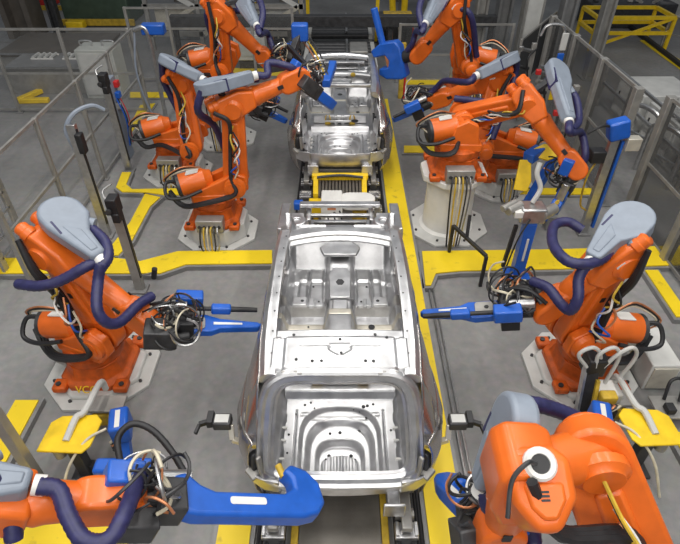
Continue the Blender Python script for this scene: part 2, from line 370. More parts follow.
def make_car():
    r = thing('car_body', (0, 4.6, .45), 'near bare silver car body with open roof and empty tailgate frame in the foreground', 'car body', 'bare car bodies on the line')
    # --- cabin floor (heightfield)
    def zf(x, y):
        ax = abs(x); z = .60
        tun = 1-sm(ax, .12, .2); th = .27+.06*sm(y, 5.4, 6.0)
        z += th*tun
        if y > 5.95: z += (y-5.95)*1.5*(1-tun)
        # front seat cross member, second cross member
        if ax > .17:
            z += .14*(sm(y, 4.98, 5.01)-sm(y, 5.10, 5.13))
            z += .10*(sm(y, 5.52, 5.55)-sm(y, 5.60, 5.63))*0
            rib = 0
            for cx, w in ((.27, .03), (.36, .045), (.50, .05)):
                rib = max(rib, sm(ax, cx-w-.015, cx-w)-sm(ax, cx+w, cx+w+.015))
            z += .045*rib*(sm(y, 5.13, 5.2)-sm(y, 5.88, 5.95))
            z -= .02*(sm(y, 5.55, 5.6)-sm(y, 5.62, 5.66))
        z += .20*(1-sm(y, 4.62, 4.74))                   # rear seat riser
        if y < 4.62: z += .05*(1-sm(y, 3.7, 4.5))-.02*(sm(math.sin(y*26), .6, .9))*(.2 < ax < .5)
        z += .20*sm(ax, .62, .70)
        return z
    ys = [3.6+i*(6.3-3.6)/130 for i in range(131)]; xs = [-.76+i*1.52/96 for i in range(97)]
    b = MB(); b.grid([[V((x, y, zf(x, y))) for x in xs] for y in ys if y > 4.70]); b.done('floor_pan', 'alu', r, solid=.006, ang=50)
    b = MB(); b.grid([[V((x, y, zf(x, y))) for x in xs] for y in ys if 4.52 < y < 4.74]); b.done('seat_riser', 'cream', r, solid=.006, ang=50)
    b = MB(); b.grid([[V((x, y, zf(x, y))) for x in xs] for y in ys if y < 4.55]); b.done('rear_seat_pan', 'alu', r, solid=.006, ang=50)
    # tunnel console bracket
    b = MB(); b.prism([(-.13, -.26), (.13, -.26), (.15, .2), (.09, .34), (-.09, .34), (-.15, .2)], (0, 5.25, .90), (1, 0, 0), (0, 1, 0), .05)
    b.box((0, 4.80, .895), (.19, .34, .03)); b.prism([(-.22, 0), (.22, 0), (.28, .16), (.16, .3), (-.16, .3), (-.28, .16)], (0, 5.74, 1.0), (1, 0, 0), (0, 1, 0), .05)
    b.done('tunnel_bracket', 'alu', r, .015)
    b = MB(); b.prism([(.055*math.cos(t), .06*math.sin(t)) for t in [PI/3*i for i in range(6)]], (0, 5.28, .928), (1, 0, 0), (0, 1, 0), .008); b.done('shifter_hole', 'dark', r)
    for s in (-1, 1):
        b = MB()
        for x0, x1 in ((.22, .31), (.33, .40), (.42, .60)):
            b.box((s*(x0+x1)/2, 5.06, .755+.02*(x0 > .4)), (x1-x0, .15, .05))
        b.done('seat_mount', 'alu', r, .01)
        for x, y, rr in ((.48, 5.06, .022), (.27, 5.06, .012), (.38, 4.58, .04 if s > 0 else .012), (.36, 5.5, .014)):
            z = zf(s*x, y)+.008
            if abs(y-5.06) < .01: z = .79 + (.012 if x > .4 else 0)-.006
            hole(r, (s*x, y, z), rr)
    # firewall / cowl
    b = MB(); b.grid([[V((x, 6.28+.04*k,   .9+.18*k)) for x in [-.72+.12*i for i in range(13)]] for k in (0, .5, 1)]); b.done('firewall', 'alu', r, solid=.01)
    b = MB(); b.loft([[V((x, 6.24-.16*(x/.74)**2+dy, z)) for dy, z in ((-.14, 1.10), (-.10, 1.13), (.10, 1.10), (.13, 1.04), (-.14, 1.04))] for x in [-.72+.12*i for i in range(13)]]); b.done('cowl', 'alu', r, .01)
    b = MB(); b.ball((.30, 5.98, 1.12), .06, sc=(1, .7, .9)); b.done('rubber_grommet', 'ydirty', r)
    # front structure
    for s in (-1, 1):
        b = MB(); b.bar((s*.80, 6.1, 1.16), (s*.80, 6.86, 1.10), .13, .07); b.bar((s*.86, 6.1, 1.05), (s*.86, 6.82, 1.0), .03, .22); b.done('fender_rail', 'alu', r, .012)
        b = MB(); b.lathe((s*.62, 6.42, .8), (s*.62, 6.42, 1.2), ((0, .20), (.26, .17), (.33, .13), (.33, .06), (.30, .055))); b.box((s*.68, 6.35, .95), (.22, .5, .1)); b.box((s*.66, 6.66, 1.02), (.26, .14, .06)); b.done('shock_tower', 'alu', r, .01)
        b = MB(); b.bar((s*.46, 6.2, .72), (s*.46, 6.92, .72), .12, .14); b.bar((s*.46, 6.55, 1.0), (s*.46, 6.95, 1.0), .06, .1); b.done('front_rail', 'alu', r, .015)
    b = MB(); b.bar((-.60, 6.84, 1.12), (.60, 6.84, 1.12), .11, .06); b.bar((-.5, 6.70, 1.02), (.5, 6.70, 1.02), .06, .05); b.bar((-.62, 6.92, .72), (.62, 6.92, .72), .07, .12)
    for s in (-1, 1): b.bar((s*.56, 6.88, .70), (s*.56, 6.85, 1.12), .09, .05)
    b.done('radiator_support', 'alu', r, .012)
    # --- roof frame: rails, header, rear roof panel
    for s in (-1, 1):
        yy = [2.98+i*(5.1-2.98)/24 for i in range(25)]
        b = MB(); rings = []
        for y in yy:
            x, z = rail(y)
            rings.append([V((s*(x-.075), y, z-.02)), V((s*(x-.065), y, z+.002)), V((s*(x-.01), y, z+.006)), V((s*(x+.025), y, z)), V((s*(x+.065), y, z-.035)), V((s*(x+.085), y, z-.10)), V((s*(x+.03), y, z-.11)), V((s*(x-.05), y, z-.07))])
        b.loft(rings); b.done('roof_rail', 'alu', r, ang=28)
        for i in range(8):
            y = 3.2+i*.25; x, z = rail(y); hole(r, (s*(x-.035), y, z+.001), .009)
        b = MB(); x0, z0 = rail(5.1)                        # A pillar
        P = spline([(s*x0, 5.06, z0-.04), (s*(x0+.03), 5.4, z0-.24), (s*.72, 5.8, 1.40), (s*.755, 6.12, 1.2)], 6)
        b.loft([[p+V((s*.05*i, 0, .045*j)) for i, j in ((-1, -1), (1, -1), (1.1, .6), (-.4, 1))] for p in P]); b.done('windscreen_pillar', 'alu', r, ang=28)
        b = MB(); x, z = rail(4.4)                          # B pillar
        b.loft([[V((s*(xx), yy, zz)) for xx, yy in ((X-.045, Y-W), (X+.03, Y-W), (X+.03, Y+W), (X-.045, Y+W))] for X, Y, W, zz in ((x+.03, 4.42, .05, z-.06), (.80, 4.45, .06, 1.45), (.83, 4.47, .08, 1.2), (.82, 4.47, .12, .6))]); b.done('door_pillar', 'alu_out', r, .015)
    n = 20
    def arch(x): return 5.10-.10*(x/.6)**2, 1.865-.02*(x/.6)**2
    b = MB(); b.loft([[V((x, arch(x)[0]+dy, arch(x)[1]+dz)) for dy, dz in ((-.07, -.01), (-.04, .015), (.05, .01), (.08, -.03), (.04, -.05), (-.06, -.045))] for x in [-.62+1.24*i/n for i in range(n+1)]]); b.done('windscreen_header', 'alu', r, ang=25)
    b = MB(); b.loft([[V((x, arch(x)[0]-.125+dy, arch(x)[1]-.03+dz)) for dy, dz in ((-.03, 0), (.03, .012), (.035, -.01), (-.03, -.02))] for x in [-.56+1.12*i/n for i in range(n+1)]]); b.done('header_flange', 'alu', r, ang=25)
    # rear roof panel
    def zr(x, y):
        x_, z = rail(max(3.0, y)); z = z+.005+.02*(1-(x/.6)**2)
        z -= .014*(sm(abs(x), .48, .5)-sm(abs(x), .52, .54))*(y < 3.4)
        if 3.36 < y: z -= .035*sm(y, 3.36, 3.40)
        z -= .012*(sm(y, 3.26, 3.275)-sm(y, 3.285, 3.30))*(abs(x) < .35)
        if y < 3.08: z -= .05*(1-sm(y, 3.02, 3.06))
        if abs(x) < .11 and 3.16 < y < 3.30: z -= .02*sm(.11-abs(x), 0, .02)*(sm(y, 3.14+.7*abs(x), 3.17+.7*abs(x)))
        return z
    b = MB(); b.grid([[V((x, y, zr(x, y))) for x in [-.60+1.2*i/80 for i in range(81)]] for y in [2.98+.5*i/50 for i in range(51)]]); b.done('rear_roof_panel', 'alu', r, solid=.008, ang=50)
    b = MB(); b.bar((-.6, 3.44, 1.80), (.6, 3.44, 1.80), .09, .06)
    b.done('roof_crossmember', 'alu', r, .012)
    for x, y in ((-.24, 3.10), (-.16, 3.10), (.22, 3.10), (.29, 3.10), (0, 3.33), (.01, 3.2), (-.38, 3.12), (.42, 3.36), (-.42, 3.42), (.32, 3.42)): hole(r, (x, y, zr(x, y)+.003), .014)
    for s in (-1, 1):
        b = MB(); b.bar((s*.50, 3.005, 1.835), (s*.36, 2.99, 1.852), .03, .04); b.bar((s*.365, 2.99, 1.852), (s*.32, 2.99, 1.854), .04, .03); b.done('hinge', 'gsteel', r, .008)
    # --- tailgate frame
    half = [(0, 2.965, 1.80), (-.30, 2.965, 1.80), (-.46, 2.955, 1.79), (-.565, 2.92, 1.73), (-.615, 2.87, 1.62), (-.64, 2.80, 1.45), (-.66, 2.72, 1.25), (-.67, 2.65, 1.08), (-.655, 2.61, .96), (-.60, 2.575, .895), (-.46, 2.555, .875), (0, 2.545, .875)]
    L = spline(half, 5); path = L + [V((-p.x, p.y, p.z)) for p in L[::-1]][1:-1]
    def frame_ring(offs):
        rings = []; N = len(path)
        for i, p in enumerate(path):
            d = (path[(i+1) % N]-path[i-1]).normalized()
            out = V((0, -.9, .42)).normalized()              # normal of the opening
            a = d.cross(out).normalized(); a = a if a.dot(p-V((0, 2.75, 1.35))) > 0 else -a
            rings.append([p+a*u+out*w for u, w in offs])
        rings.append(rings[0]); return rings
    b = MB(); b.loft(frame_ring(((-.05, -.05), (-.02, -.012), (.02, -.005), (.045, .02), (.07, .015), (.09, -.03), (.05, -.07))), cap=False); bmesh.ops.remove_doubles(b.bm, verts=b.bm.verts, dist=.0005); b.done('tailgate_frame', 'alu', r, ang=25)
    b = MB(); b.loft(frame_ring(((-.075, -.055), (-.05, -.04), (-.045, -.055))), cap=False); bmesh.ops.remove_doubles(b.bm, verts=b.bm.verts, dist=.0005); b.done('seal_flange', 'alu', r)
    # --- side skins
    zs = [.45, .5, .55, .65, .75, .85, .92, .98, 1.05, 1.12, 1.17, 1.22, 1.26, 1.30]
    def skin(y0, y1, n, s, wheel=True):
        P = []
        for i in range(n+1):
            y = y0+(y1-y0)*i/n; row = []
            for z in zs:
                ok = not (wheel and (y-3.42)**2+(z-.58)**2 < .37**2)
                x = side_x(y, z)
                if wheel: x += .03*math.exp(-((math.hypot(y-3.42, z-.58)-.42)/.05)**2)
                row.append(V((s*x, y, z)) if ok else None)
            P.append(row)
        return P
    for s in (-1, 1):
        b = MB(); b.grid(skin(2.66, 3.76, 44, s)); b.done('quarter_panel', 'alu_out', r, solid=.012, ang=50)
        b = MB(); b.grid(skin(3.78, 4.55, 14, s, False)); b.done('rear_door', 'alu_out', r, solid=.02, ang=50)
        b = MB(); b.grid(skin(4.57, 5.66, 18, s, False)); b.done('front_door', 'alu_out', r, solid=.02, ang=50)
        b = MB(); b.grid(skin(5.68, 6.15, 8, s, False)); b.done('hinge_pillar', 'alu', r, solid=.02, ang=50)
        # upper quarter between shoulder and rail / tailgate frame
        P = []
        for i in range(25):
            y = 2.70+(3.62-2.70)*i/24; row = []
            x0, z0 = rail(max(2.99, y)); 
            if y < 2.99:
                k = (2.99-y)/.29; x0 = .70+.02*k; z0 = 1.80-.66*k
            else: x0 += .075; z0 -= .06
            x1 = side_x(y, 1.30); z1 = 1.30
            if z0 < z1+.02: z0 = max(z0, 1.17); 
            for j in range(11):
                k = j/10; bul = .05*math.sin(PI*k)
                if y < 2.99: z1 = min(1.30, z0+.02) if z0 < 1.30 else 1.30
                row.append(V((s*(x0+(x1-x0)*k+bul*(.3 if y > 3 else .6)), y, z0+(z1-z0)*k)))
            P.append(row)
        b = MB(); b.grid(P); b.done('upper_quarter', 'alu_out', r, solid=.012, ang=40)
        # lamp recess and bumper corner
        b = MB(); b.prism(rrect(.11, .20, .03), (s*.765, 2.70, 1.0), (.8, -.6*s, 0), (0, .2, 1), .06); b.done('lamp_recess', 'dark', r, .01)
        b = MB(); b.bar((s*.70, 2.60, .92), (s*.72, 2.62, 1.16), .05, .03); b.bar((s*.755, 2.60, .86), (s*.84, 2.68, .9), .1, .05); b.done('lamp_bracket', 'gsteel', r, .01)
        b = MB(); b.loft([[V((s*x, y, z)) for x, y, z in ((.55, 2.52+e, .90-.01*e), (.72, 2.55+e, .90), (.82, 2.62+e, .88), (.82, 2.64+e, .72), (.70, 2.56+e, .70), (.55, 2.54+e, .70))] for e in (0, .04)]); b.done('bumper_corner', 'alu', r, .01)
        # sill
        b = MB(); b.bar((s*.80, 3.8, .52), (s*.72, 5.9, .52), .14, .14); b.done('sill', 'alu', r, .02)
        # inner trunk side
        b = MB(); P = []
        for i in range(31):
            y = 2.58+(3.75-2.58)*i/30; row = []
            for j in range(15):
                k = j/14; z = .86+.78*k
                x = .545+.13*sm(k, 0, .15)*(1 if k > .01 else 0)+.05*sm(k, .4, .9)-.05*sm(k, .85, 1)
                xo = smooth(y, HALFW)-.07
                x = min(x, max(.56, xo)); yy = max(y, 2.56+.42*max(0, (z-1.0))/.8)
                x -= .035*math.exp(-((y-3.15)/.16)**2)*math.exp(-((k-.35)/.2)**2)+.012*(sm(math.sin(y*16), .5, .8))
                row.append(V((s*x, yy, z)))
            P.append(row)
        b.grid(P); b.done('trunk_side', 'alu', r, solid=.008, ang=45)
        for i in range(7):
            y = 2.72+.14*i; z = .98+.11*(i % 4); hole(r, (s*(.672+.02*(i % 3)), y, z), .014+.006*(i % 2), V((-s, 0, .15)), .04)
        b = MB(); b.box((s*.655, 3.42, 1.16), (.05, .12, .16)); b.done('latch_pocket', 'dark', r, .02)
        for y in (2.78, 2.98, 3.12): b = MB(); b.box((s*.555, y, .872), (.07, .018, .03)); b.done('floor_tab', 'white', r)
    # --- trunk floor with spare-wheel well
    def zt(x, y):
        def well(hw, top, rad, e):
            yb = top-rad
            dx = abs(x)/hw
            if y < yb: dd_ = dx
            else: dd_ = (((abs(x)/hw)**2.6+((y-yb)/rad)**2.6)**(1/2.6))
            return 1-sm(dd_, 1-e, 1+e)
        z = .86
        z -= .07*well(.385, 3.38, .36, .05)
        z -= .09*well(.315, 3.27, .34, .10)
        z -= .10*well(.225, 3.10, .2, .09)
        w3 = well(.175, 2.96, .1, .06)
        if w3 > .5: z += .014*sm(math.sin(x*105), -.2, .5)
        z += .035*w3
        z -= .02*(sm(y, 3.26, 3.28)-sm(y, 3.30, 3.32))*(abs(x) < .4)*.4
        z += .10*sm(y, 3.46, 3.52)
        if y < 2.62: z = z+(.86-z)*sm(2.63-y, .02, .07)
        # side step
        z -= .018*(sm(abs(x), .43, .437)-sm(abs(x), .449, .456))*(y < 3.35)
        return z
    b = MB(); b.grid([[V((x, y, zt(x, y))) for x in [-.57+1.14*i/150 for i in range(151)]] for y in [2.57+(3.72-2.57)*i/140 for i in range(141)]]); b.done('trunk_floor', 'alu', r, solid=.006, ang=60)
    for x, y, rr in ((-.11, 2.98, .018), (.11, 2.98, .018), (-.14, 2.92, .01), (.15, 2.92, .01), (-.10, 3.17, .014), (.0, 3.18, .018), (.20, 3.2, .016), (.27, 3.3, .014), (-.5, 2.66, .012), (.5, 2.66, .012), (.24, 3.38, .02), (.28, 3.39, .016), (-.26, 3.36, .010), (.20, 3.35, .009), (.34, 3.41, .012), (-.36, 3.40, .014), (-.30, 3.43, .011), (.14, 3.37, .008), (-.45, 3.3, .011), (-.5, 3.05, .012), (.5, 3.1, .012), (-.5, 2.85, .010)):
        hole(r, (x, y, zt(x, y)+.002), rr)
    b = MB(); b.bar((-.52, 3.70, 1.05), (.52, 3.70, 1.05), .12, .16); b.bar((-.3, 3.60, 1.03), (.3, 3.60, 1.03), .04, .05); b.done('seat_back_beam', 'alu', r, .015)
    for x, m in ((-.24, 'ydirty'), (.24, 'ydirty'), (-.08, 'steel'), (.05, 'steel')):
        b = MB(); w = .045 if m == 'ydirty' else .025
        for k in (-1, 1): b.tube([(x+k*w, 3.62, .97), (x+k*w, 3.60, 1.09), (x+k*w*.6, 3.66, 1.13)], .012)
        b.box((x, 3.60, 1.0), (w*2.2, .05, .05)); b.done('striker', m, r)
    # rear panel and rear rails
    b = MB(); b.loft([[V((x, 2.555+.05*(x/.6)**2+dy, z)) for dy, z in ((-.01, .80), (.01, .85), (.03, .80), (.06, .58), (.04, .56), (.02, .58))] for x in [-.60+1.2*i/12 for i in range(13)]]); b.done('rear_panel', 'alu', r, .006)
    for s in (-1, 1):
        b = MB(); b.bar((s*.50, 2.45, .54), (s*.50, 6.2, .52), .12, .14); b.box((s*.50, 2.44, .58), (.2, .03, .2)); b.done('chassis_rail', 'alu', r, .01)
    return r
def copy_tree(o, parent=None, dy=0, dx=0):
    c = o.copy(); C.objects.link(c)
    if parent is not None: c.parent = parent
    else: c.location.y += dy; c.location.x += dx
    ROOTLOC[c.name] = V(c.location) if parent is None else ROOTLOC[parent.name]
    for ch in list(o.children): copy_tree(ch, c)
    return c
car = make_car()
car2 = copy_tree(car, dy=6.45)
car2['label'] = 'farther bare silver car body at the next station under the back robots'
for ch in list(car2.children):                                   # this one has no roof panel or tailgate frame yet
    nm = ch.name.split('.')[0]
    if nm in ('tailgate_frame', 'seal_flange', 'rear_roof_panel', 'hinge') or (nm == 'hole' and sum(V(c) [2] for c in ch.bound_box)/8 > 1.3): bpy.data.objects.remove(ch)
hole(car2, (.28, 9.62, 1.22), .07)
for k, (y, lab) in enumerate(((4.6, 'steel carrier skid under the near car body'), (11.05, 'steel carrier skid under the far car body'))):
    r = thing('carrier_skid', (0, y, .2), lab, 'skid')
    for s in (-1, 1): b = MB(); b.bar((s*.63, y-2.25, .37), (s*.63, y+2.3, .37), .1, .08); b.done('runner', 'gsteel', r, .01)
    for j in (-1.8, 0, 1.7): b = MB(); b.bar((-.62, y+j, .40), (.62, y+j, .40), .1, .07); b.done('crossbar', 'gsteel', r, .01)
# ------------------------------------------------------------------ robots
def P3(t): return g(*t)
def tool_wires(b, c, n, rad, rs, seed):
    R = random.Random(seed)
    for i in range(n):
        ax = V((R.uniform(-1, 1), R.uniform(-1, 1), R.uniform(-1, 1))).normalized(); _, p, q = frame(ax)
        o = c+V((R.uniform(-1, 1), R.uniform(-1, 1), R.uniform(-.4, .8)))*rad*.55; r0 = rad*R.uniform(.3, .65); t0 = R.uniform(0, 6.3); sw = R.uniform(2.5, 5)
        b.tube([o+(p*math.cos(t0+sw*k/6)+q*math.sin(t0+sw*k/6))*r0*(1+.12*k/6)+ax*(.05*k/6) for k in range(7)], rs*R.uniform(.8, 1.4), 6, 3)
def wires(gun, c, n, rad, seed, mats=('black', 'cable', 'black', 'dark', 'black', 'steel', 'black', 'copper')):
    for i in range(n):
        b = MB(); tool_wires(b, c, 1, rad, .011, seed*37+i); b.done('cable', mats[i % len(mats)], gun)
def spot_gun(root, W, T, seed=1):
    """straight weld gun: servo body, wide blue lever and thin electrode rod reaching to T"""
    d, a, u = frame(T-W); L = (T-W).length
    b = MB(); b.cyl(W+d*.10, W+d*.34, .10, n=20); b.box(W+d*.40, (.20, .38, .30), R=Matrix((d, a, u)).transposed()); gun = b.done('weld_gun', 'black', root, .012)
    b = MB(); x = L-.62
    b.prism([(.30, -.13), (x, -.15), (x+.16, -.085), (L-.04, -.04), (L, 0), (L-.04, .045), (x+.16, .065), (x+.06, .12), (.30, .13)], W-u*.02+a*.03, d, a, .09); b.done('gun_arm', 'blue', gun, .015)
    b = MB(); b.prism(rrect(.26, .19, .04), W+d*(x-.14)+u*.03+a*.03, d, a, .02); b.done('arm_plate', 'gsteel', gun, .005)
    b = MB(); b.cyl(W+d*(x-.14)+u*.03+a*.03, W+d*(x-.14)+u*.05+a*.03, .025, n=12); b.done('hole', 'black', gun)
    b = MB(); b.prism([(x+.08, -.02), (x+.40, -.014), (x+.40, .014), (x+.08, .02)], W+u*.028+a*.03, d, a, .004); b.done('label', 'white', gun)
    o = W+u*.10-a*.13
    b = MB(); b.cyl(o+d*.3, o+d*(L-.32), .026, n=12); b.cyl(o+d*(L-.36), o+d*(L-.05), .034, .028, n=12); b.done('electrode_rod', 'black', gun)
    b = MB(); b.box(o+d*(L-.46), (.22, .10, .10), R=Matrix((d, a, u)).transposed()); b.done('rod_clamp', 'blue', gun, .02)
    b = MB(); b.cyl(W+d*.14+u*.16-a*.08, W+d*.42+u*.17-a*.09, .055, n=14); b.done('servo', 'steel', gun, .01)
    b = MB(); b.box(W+d*.44+u*.16-a*.22, (.30, .16, .16), R=Matrix((d, a, u)).transposed()); b.done('transformer', 'blue', gun, .02)
    b = MB(); b.box(W+d*.16+u*.02+a*.20, (.34, .26, .24), R=Matrix((d, a, u)).transposed()); b.cyl(W+d*.30+a*.24, W+d*.46+a*.20, .05, n=12); b.done('valve_block', 'dark', gun, .015)
    b = MB(); b.box(W+d*.26+u*.10+a*.16, (.12, .10, .08), R=Matrix((d, a, u)).transposed()); b.done('cylinder', 'gsteel', gun, .01)
    wires(gun, W+d*.30+a*.12+u*.12, 28, .32, seed)
    for k in range(2):
        b = MB(); b.tube([W+u*.16-a*.1+d*(.02+.05*k), W+u*.28+a*(.05*k)+d*.2, W+u*.2+d*.42+a*.1, W+d*.5+u*.05-a*(.1-.2*k)], .024, 7, 5); b.done('hose', 'black', gun)
    return gun
def hook_gun(root, W, T, side, seed=2, big=1., m='blue'):
    """C frame gun whose jaw hooks back at the tip"""
    d, a, u = frame(T-W); L = (T-W).length; a = a*side; k = big
    b = MB(); b.cyl(W+d*.08, W+d*.24, .11, n=20); b.box(W+d*.32, (.22, .26, .22), R=Matrix((d, a, u)).transposed()); gun = b.done('weld_gun', 'dark', root, .015)
    outl = [(.28, -.06*k), (.36, -.17*k), (.44, -.20*k), (.55, -.10*k), (.66, -.05*k), (L-.34, -.05*k), (L-.24, -.10*k), (L-.24, -.20*k), (L-.30, -.26*k), (L-.22, -.33*k), (L-.08, -.28*k), (L+.02, -.16*k), (L+.03, .02), (L-.06, .12*k), (L-.2, .15*k), (.5, .14*k), (.36, .10*k), (.28, .06)]
    b = MB(); b.prism(outl, W, d, a, .16); b.done('gun_arm', m, gun, .03, seg=3)
    b = MB(); b.prism(rrect(.30, .06, .02), W+d*(L*.5+.12)+u*.083+a*.03, d, a, .006); b.done('label', 'white', gun)
    b = MB(); b.cyl(W+d*(L-.27)-a*.25*k, W+d*(L-.30)-a*.36*k, .03, n=12); b.done('electrode', 'ydirty', gun)
    b = MB(); b.cyl(W+d*.2-a*.18, W+d*.5-a*.2, .06, n=14); b.done('servo', 'steel', gun, .01)
    b = MB(); b.box(W-d*.02+u*.12-a*.1, (.26, .18, .16), R=Matrix((d, a, u)).transposed()); b.done('transformer', m, gun, .02)
    b = MB(); b.box(W+d*.1+a*.18, (.26, .16, .2), R=Matrix((d, a, u)).transposed()); b.done('valve_block', 'dark', gun, .015)
    wires(gun, W+d*.16+u*.16, 22, .26, seed)
    return gun
def plate_gun(root, W, T, seed=3):
    d, a, u = frame(T-W)
    b = MB(); b.cyl(W+d*.08, W+d*.30, .12, n=20); gun = b.done('weld_gun', 'black', root, .015)
    b = MB(); L = (T-W).length
    b.prism([(.30, -.36), (.42, -.40), (.75, -.34), (.90, -.22), (.86, -.10), (.66, -.12), (.60, .0), (.66, .12), (.92, .12), (.95, .26), (.70, .36), (.38, .34), (.30, .22)], W, d, u, .22); b.done('gun_arm', 'blue', gun, .03)
    b = MB(); b.cyl(W+d*.7+u*.30, W+d*.7+u*1.0, .07, n=14); b.done('servo', 'blue', gun, .015)
    b = MB(); b.box(W+d*.58, (.22, .16, .3), R=Matrix((d, a, u)).transposed()); b.done('valve_block', 'copper', gun, .02)
    wires(gun, W+d*.5+a*.1, 6, .2, seed)
    return gun
def robot(base, z0, E, W, T, label, gun='spot', yaw=None, cover=None, hoses=(), ped='plate', seed=1, S=None, side=1, id_text=False, ring=False, motors=True, yb=0, cbal=True, arm_k=1., EA=None, gbig=1., conn_side=False, cr=.19):
    bx, by = base; B = V((bx, by, 0)); E, W, T = V(E), V(W), V(T)
    root = thing('industrial_robot', (bx, by, 0), label, 'robot', 'orange robots along the line')
    if yaw is None: yaw = math.atan2(W.y-by, W.x-bx)
    F = V((math.cos(yaw), math.sin(yaw), 0)); Lt = V((-F.y, F.x, 0)); Z = V((0, 0, 1))
    if S is None: S = B+F*.33+Z*(z0+.74)
    else: S = V(S)
    def oct_(r, z, cut=.42): return [V((bx, by, z))+V((*rot2((i*r, j*r), yb), 0)) for i, j in ((1, cut), (cut, 1), (-cut, 1), (-1, cut), (-1, -cut), (-cut, -1), (cut, -1), (1, -cut))]
    # pedestal
    if ped == 'plate':
        b = MB(); b.loft([oct_(.66, .002), oct_(.66, .05)]); pl = b.done('base_plate', 'lgrey', root, .006)
        b = MB(); b.loft([oct_(.52, .05), oct_(.50, z0)]); b.done('riser_block', 'lgrey', root, .015)
        for i in range(8):
            t = PI/8+i*PI/4; q = B+V((math.cos(t), math.sin(t), 0))*.585
            b = MB(); b.cyl(q+Z*.05, q+Z*.075, .022, n=6); b.done('anchor_bolt', 'dark', pl)
    else:
        b = MB(); b.loft([oct_(.68, .002), oct_(.68, .05)]); pl = b.done('base_plate', 'lgrey', root, .006)
        b = MB(); b.loft([[B+Z*z+V((math.cos(t), math.sin(t), 0))*r for t in [2*PI*i/32 for i in range(32)]] for z, r in ((.05, .47), (.09, .42), (z0-.12, .40), (z0-.10, .40))]); b.done('pedestal_column', 'white', root)
        b = MB(); b.loft([oct_(.52, z0-.10), oct_(.52, z0)]); b.done('pedestal_top', 'white', root, .012)
        for i in range(8):
            t = PI/8+i*PI/4; q = B+V((math.cos(t), math.sin(t), 0))*.60
            b = MB(); b.cyl(q+Z*.05, q+Z*.075, .022, n=6); b.done('anchor_bolt', 'dark', pl)
    # base casting with four bolted feet
    O = B+Z*z0
    def fr(p): return O+V((*rot2(p[:2], yb), p[2]))
    b = MB()
    sq = [(.42, .24), (.24, .42), (-.24, .42), (-.42, .24), (-.42, -.24), (-.24, -.42), (.24, -.42), (.42, -.24)]
    b.loft([[fr((x*k, y*k, z)) for x, y in sq] for k, z in ((1, .001), (1, .07), (.84, .11), (.74, .26), (.76, .30))])
    bs = b.done('base', 'orange_w', root, .012)
    for i, j in ((1, 1), (1, -1), (-1, 1), (-1, -1)):
        b = MB(); b.box(fr((i*.37, j*.37, .045)), (.17, .17, .09), yaw=yb); b.done('foot', 'orange_w', bs, .02)
        b = MB(); b.cyl(fr((i*.385, j*.385, .09)), fr((i*.385, j*.385, .11)), .032, n=10); b.done('bolt', 'dark', bs)
    sd = -1 if by > 0 else 1
    cq = (lambda x, y, z: fr((x, y, z))) if not conn_side else (lambda x, y, z: O+F*y+Lt*x+Z*z)
    b = MB(); b.bar(cq(-.22, -.46, .15), cq(.22, -.46, .15), .20, .22); cbx = b.done('connector_box', 'gsteel', root, .012)
    for i in range(5):
        b = MB(); q1 = cq(-.16+.08*i, -.55, .15); q2 = cq(-.16+.08*i, -.575, .15); b.cyl(q1, q2, .028, n=10); b.done('socket', 'dark', cbx)
    for i in range(6):
        b = MB(); b.tube([cq(-.13+.052*i, -.54, .15), cq(-.14+.056*i, -.64, .12), cq(-.15+.06*i, -.70, -.5*min(z0, .4)+.03), cq(-.1+.04*i, -.71, -z0+.05)], .014, 6, 4); b.done('cable', ('black', 'ydirty', 'cable', 'ydirty', 'dark', 'steel')[i], root)
    # carousel with shoulder cheeks
    b = MB(); b.lathe(O+Z*.30, O+Z*.31, ((0, .34), (.05, .36), (.13, .36), (.17, .30))); b.done('slew_ring', 'orange_w', root)
    hS = (S-O).dot(Z)
    b = MB()
    f0 = (S-O).dot(F)
    prof = [(-.30, .44), (.36, .44), (f0+.20, hS-.10), (f0+.17, hS+.12), (f0, hS+.20), (f0-.18, hS+.10), (-.14, .66), (-.32, .60)]
    for t0 in (.13, -.25): b.prism(prof, O, F, Z, .12, t0-.0)
    b.loft([[O+F*x+Lt*y+Z*z for x, y in ((-.30, -.26), (.34, -.26), (.34, .26), (-.30, .26))] for z in (.43, .56)])
    car_ = b.done('carousel', 'orange', root, .02)
    b = MB(); b.lathe(S+Lt*.24, S+Lt*.46, ((0, .17), (.02, .18), (.08, .16), (.10, .12), (.26, .11), (.28, .08))); b.done('shoulder_motor', 'orange', root)
    b = MB(); b.lathe(S-Lt*.25, S-Lt*.35, ((0, .18), (.05, .17), (.06, .12), (.07, .12))); b.done('shoulder_cap', 'orange', root)
    b = MB(); q = O+Z*.56-F*.14-Lt*.05; b.cyl(q, q+Z*.30, .10, n=18); b.cyl(q+Z*.30, q+Z*.34, .07, n=18); b.done('slew_motor', 'black', root, .01)
    K0 = Lt*(-1 if Lt.y > 0 else 1)
    if cbal:
        q = O+Z*.74-F*.16+K0*.06
        b = MB(); e = (F*-.92+Z*-.10+K0*.22).normalized(); b.lathe(q-e*.22, q+e*.5, ((0, .06), (.02, .13), (.12, .165), (.14, .185), (.52, .185), (.55, .175))); cb = b.done('counterbalance', 'orange', root)
        b = MB(); b.lathe(q+e*.31, q+e*.62, ((0, .18), (.05, .185), (.07, .15), (.08, .02))); b.done('cylinder_cap', 'dark', cb)
        b = MB(); b.tube([q+e*.36+Z*.1, q+e*.52+Z*.12+K0*.05, q+e*.50-Z*.05+K0*.20, q+e*.25-Z*.10+K0*.26, q-e*.05-Z*.06+K0*.25], .028, 8, 6); b.done('cable', 'black', cb)
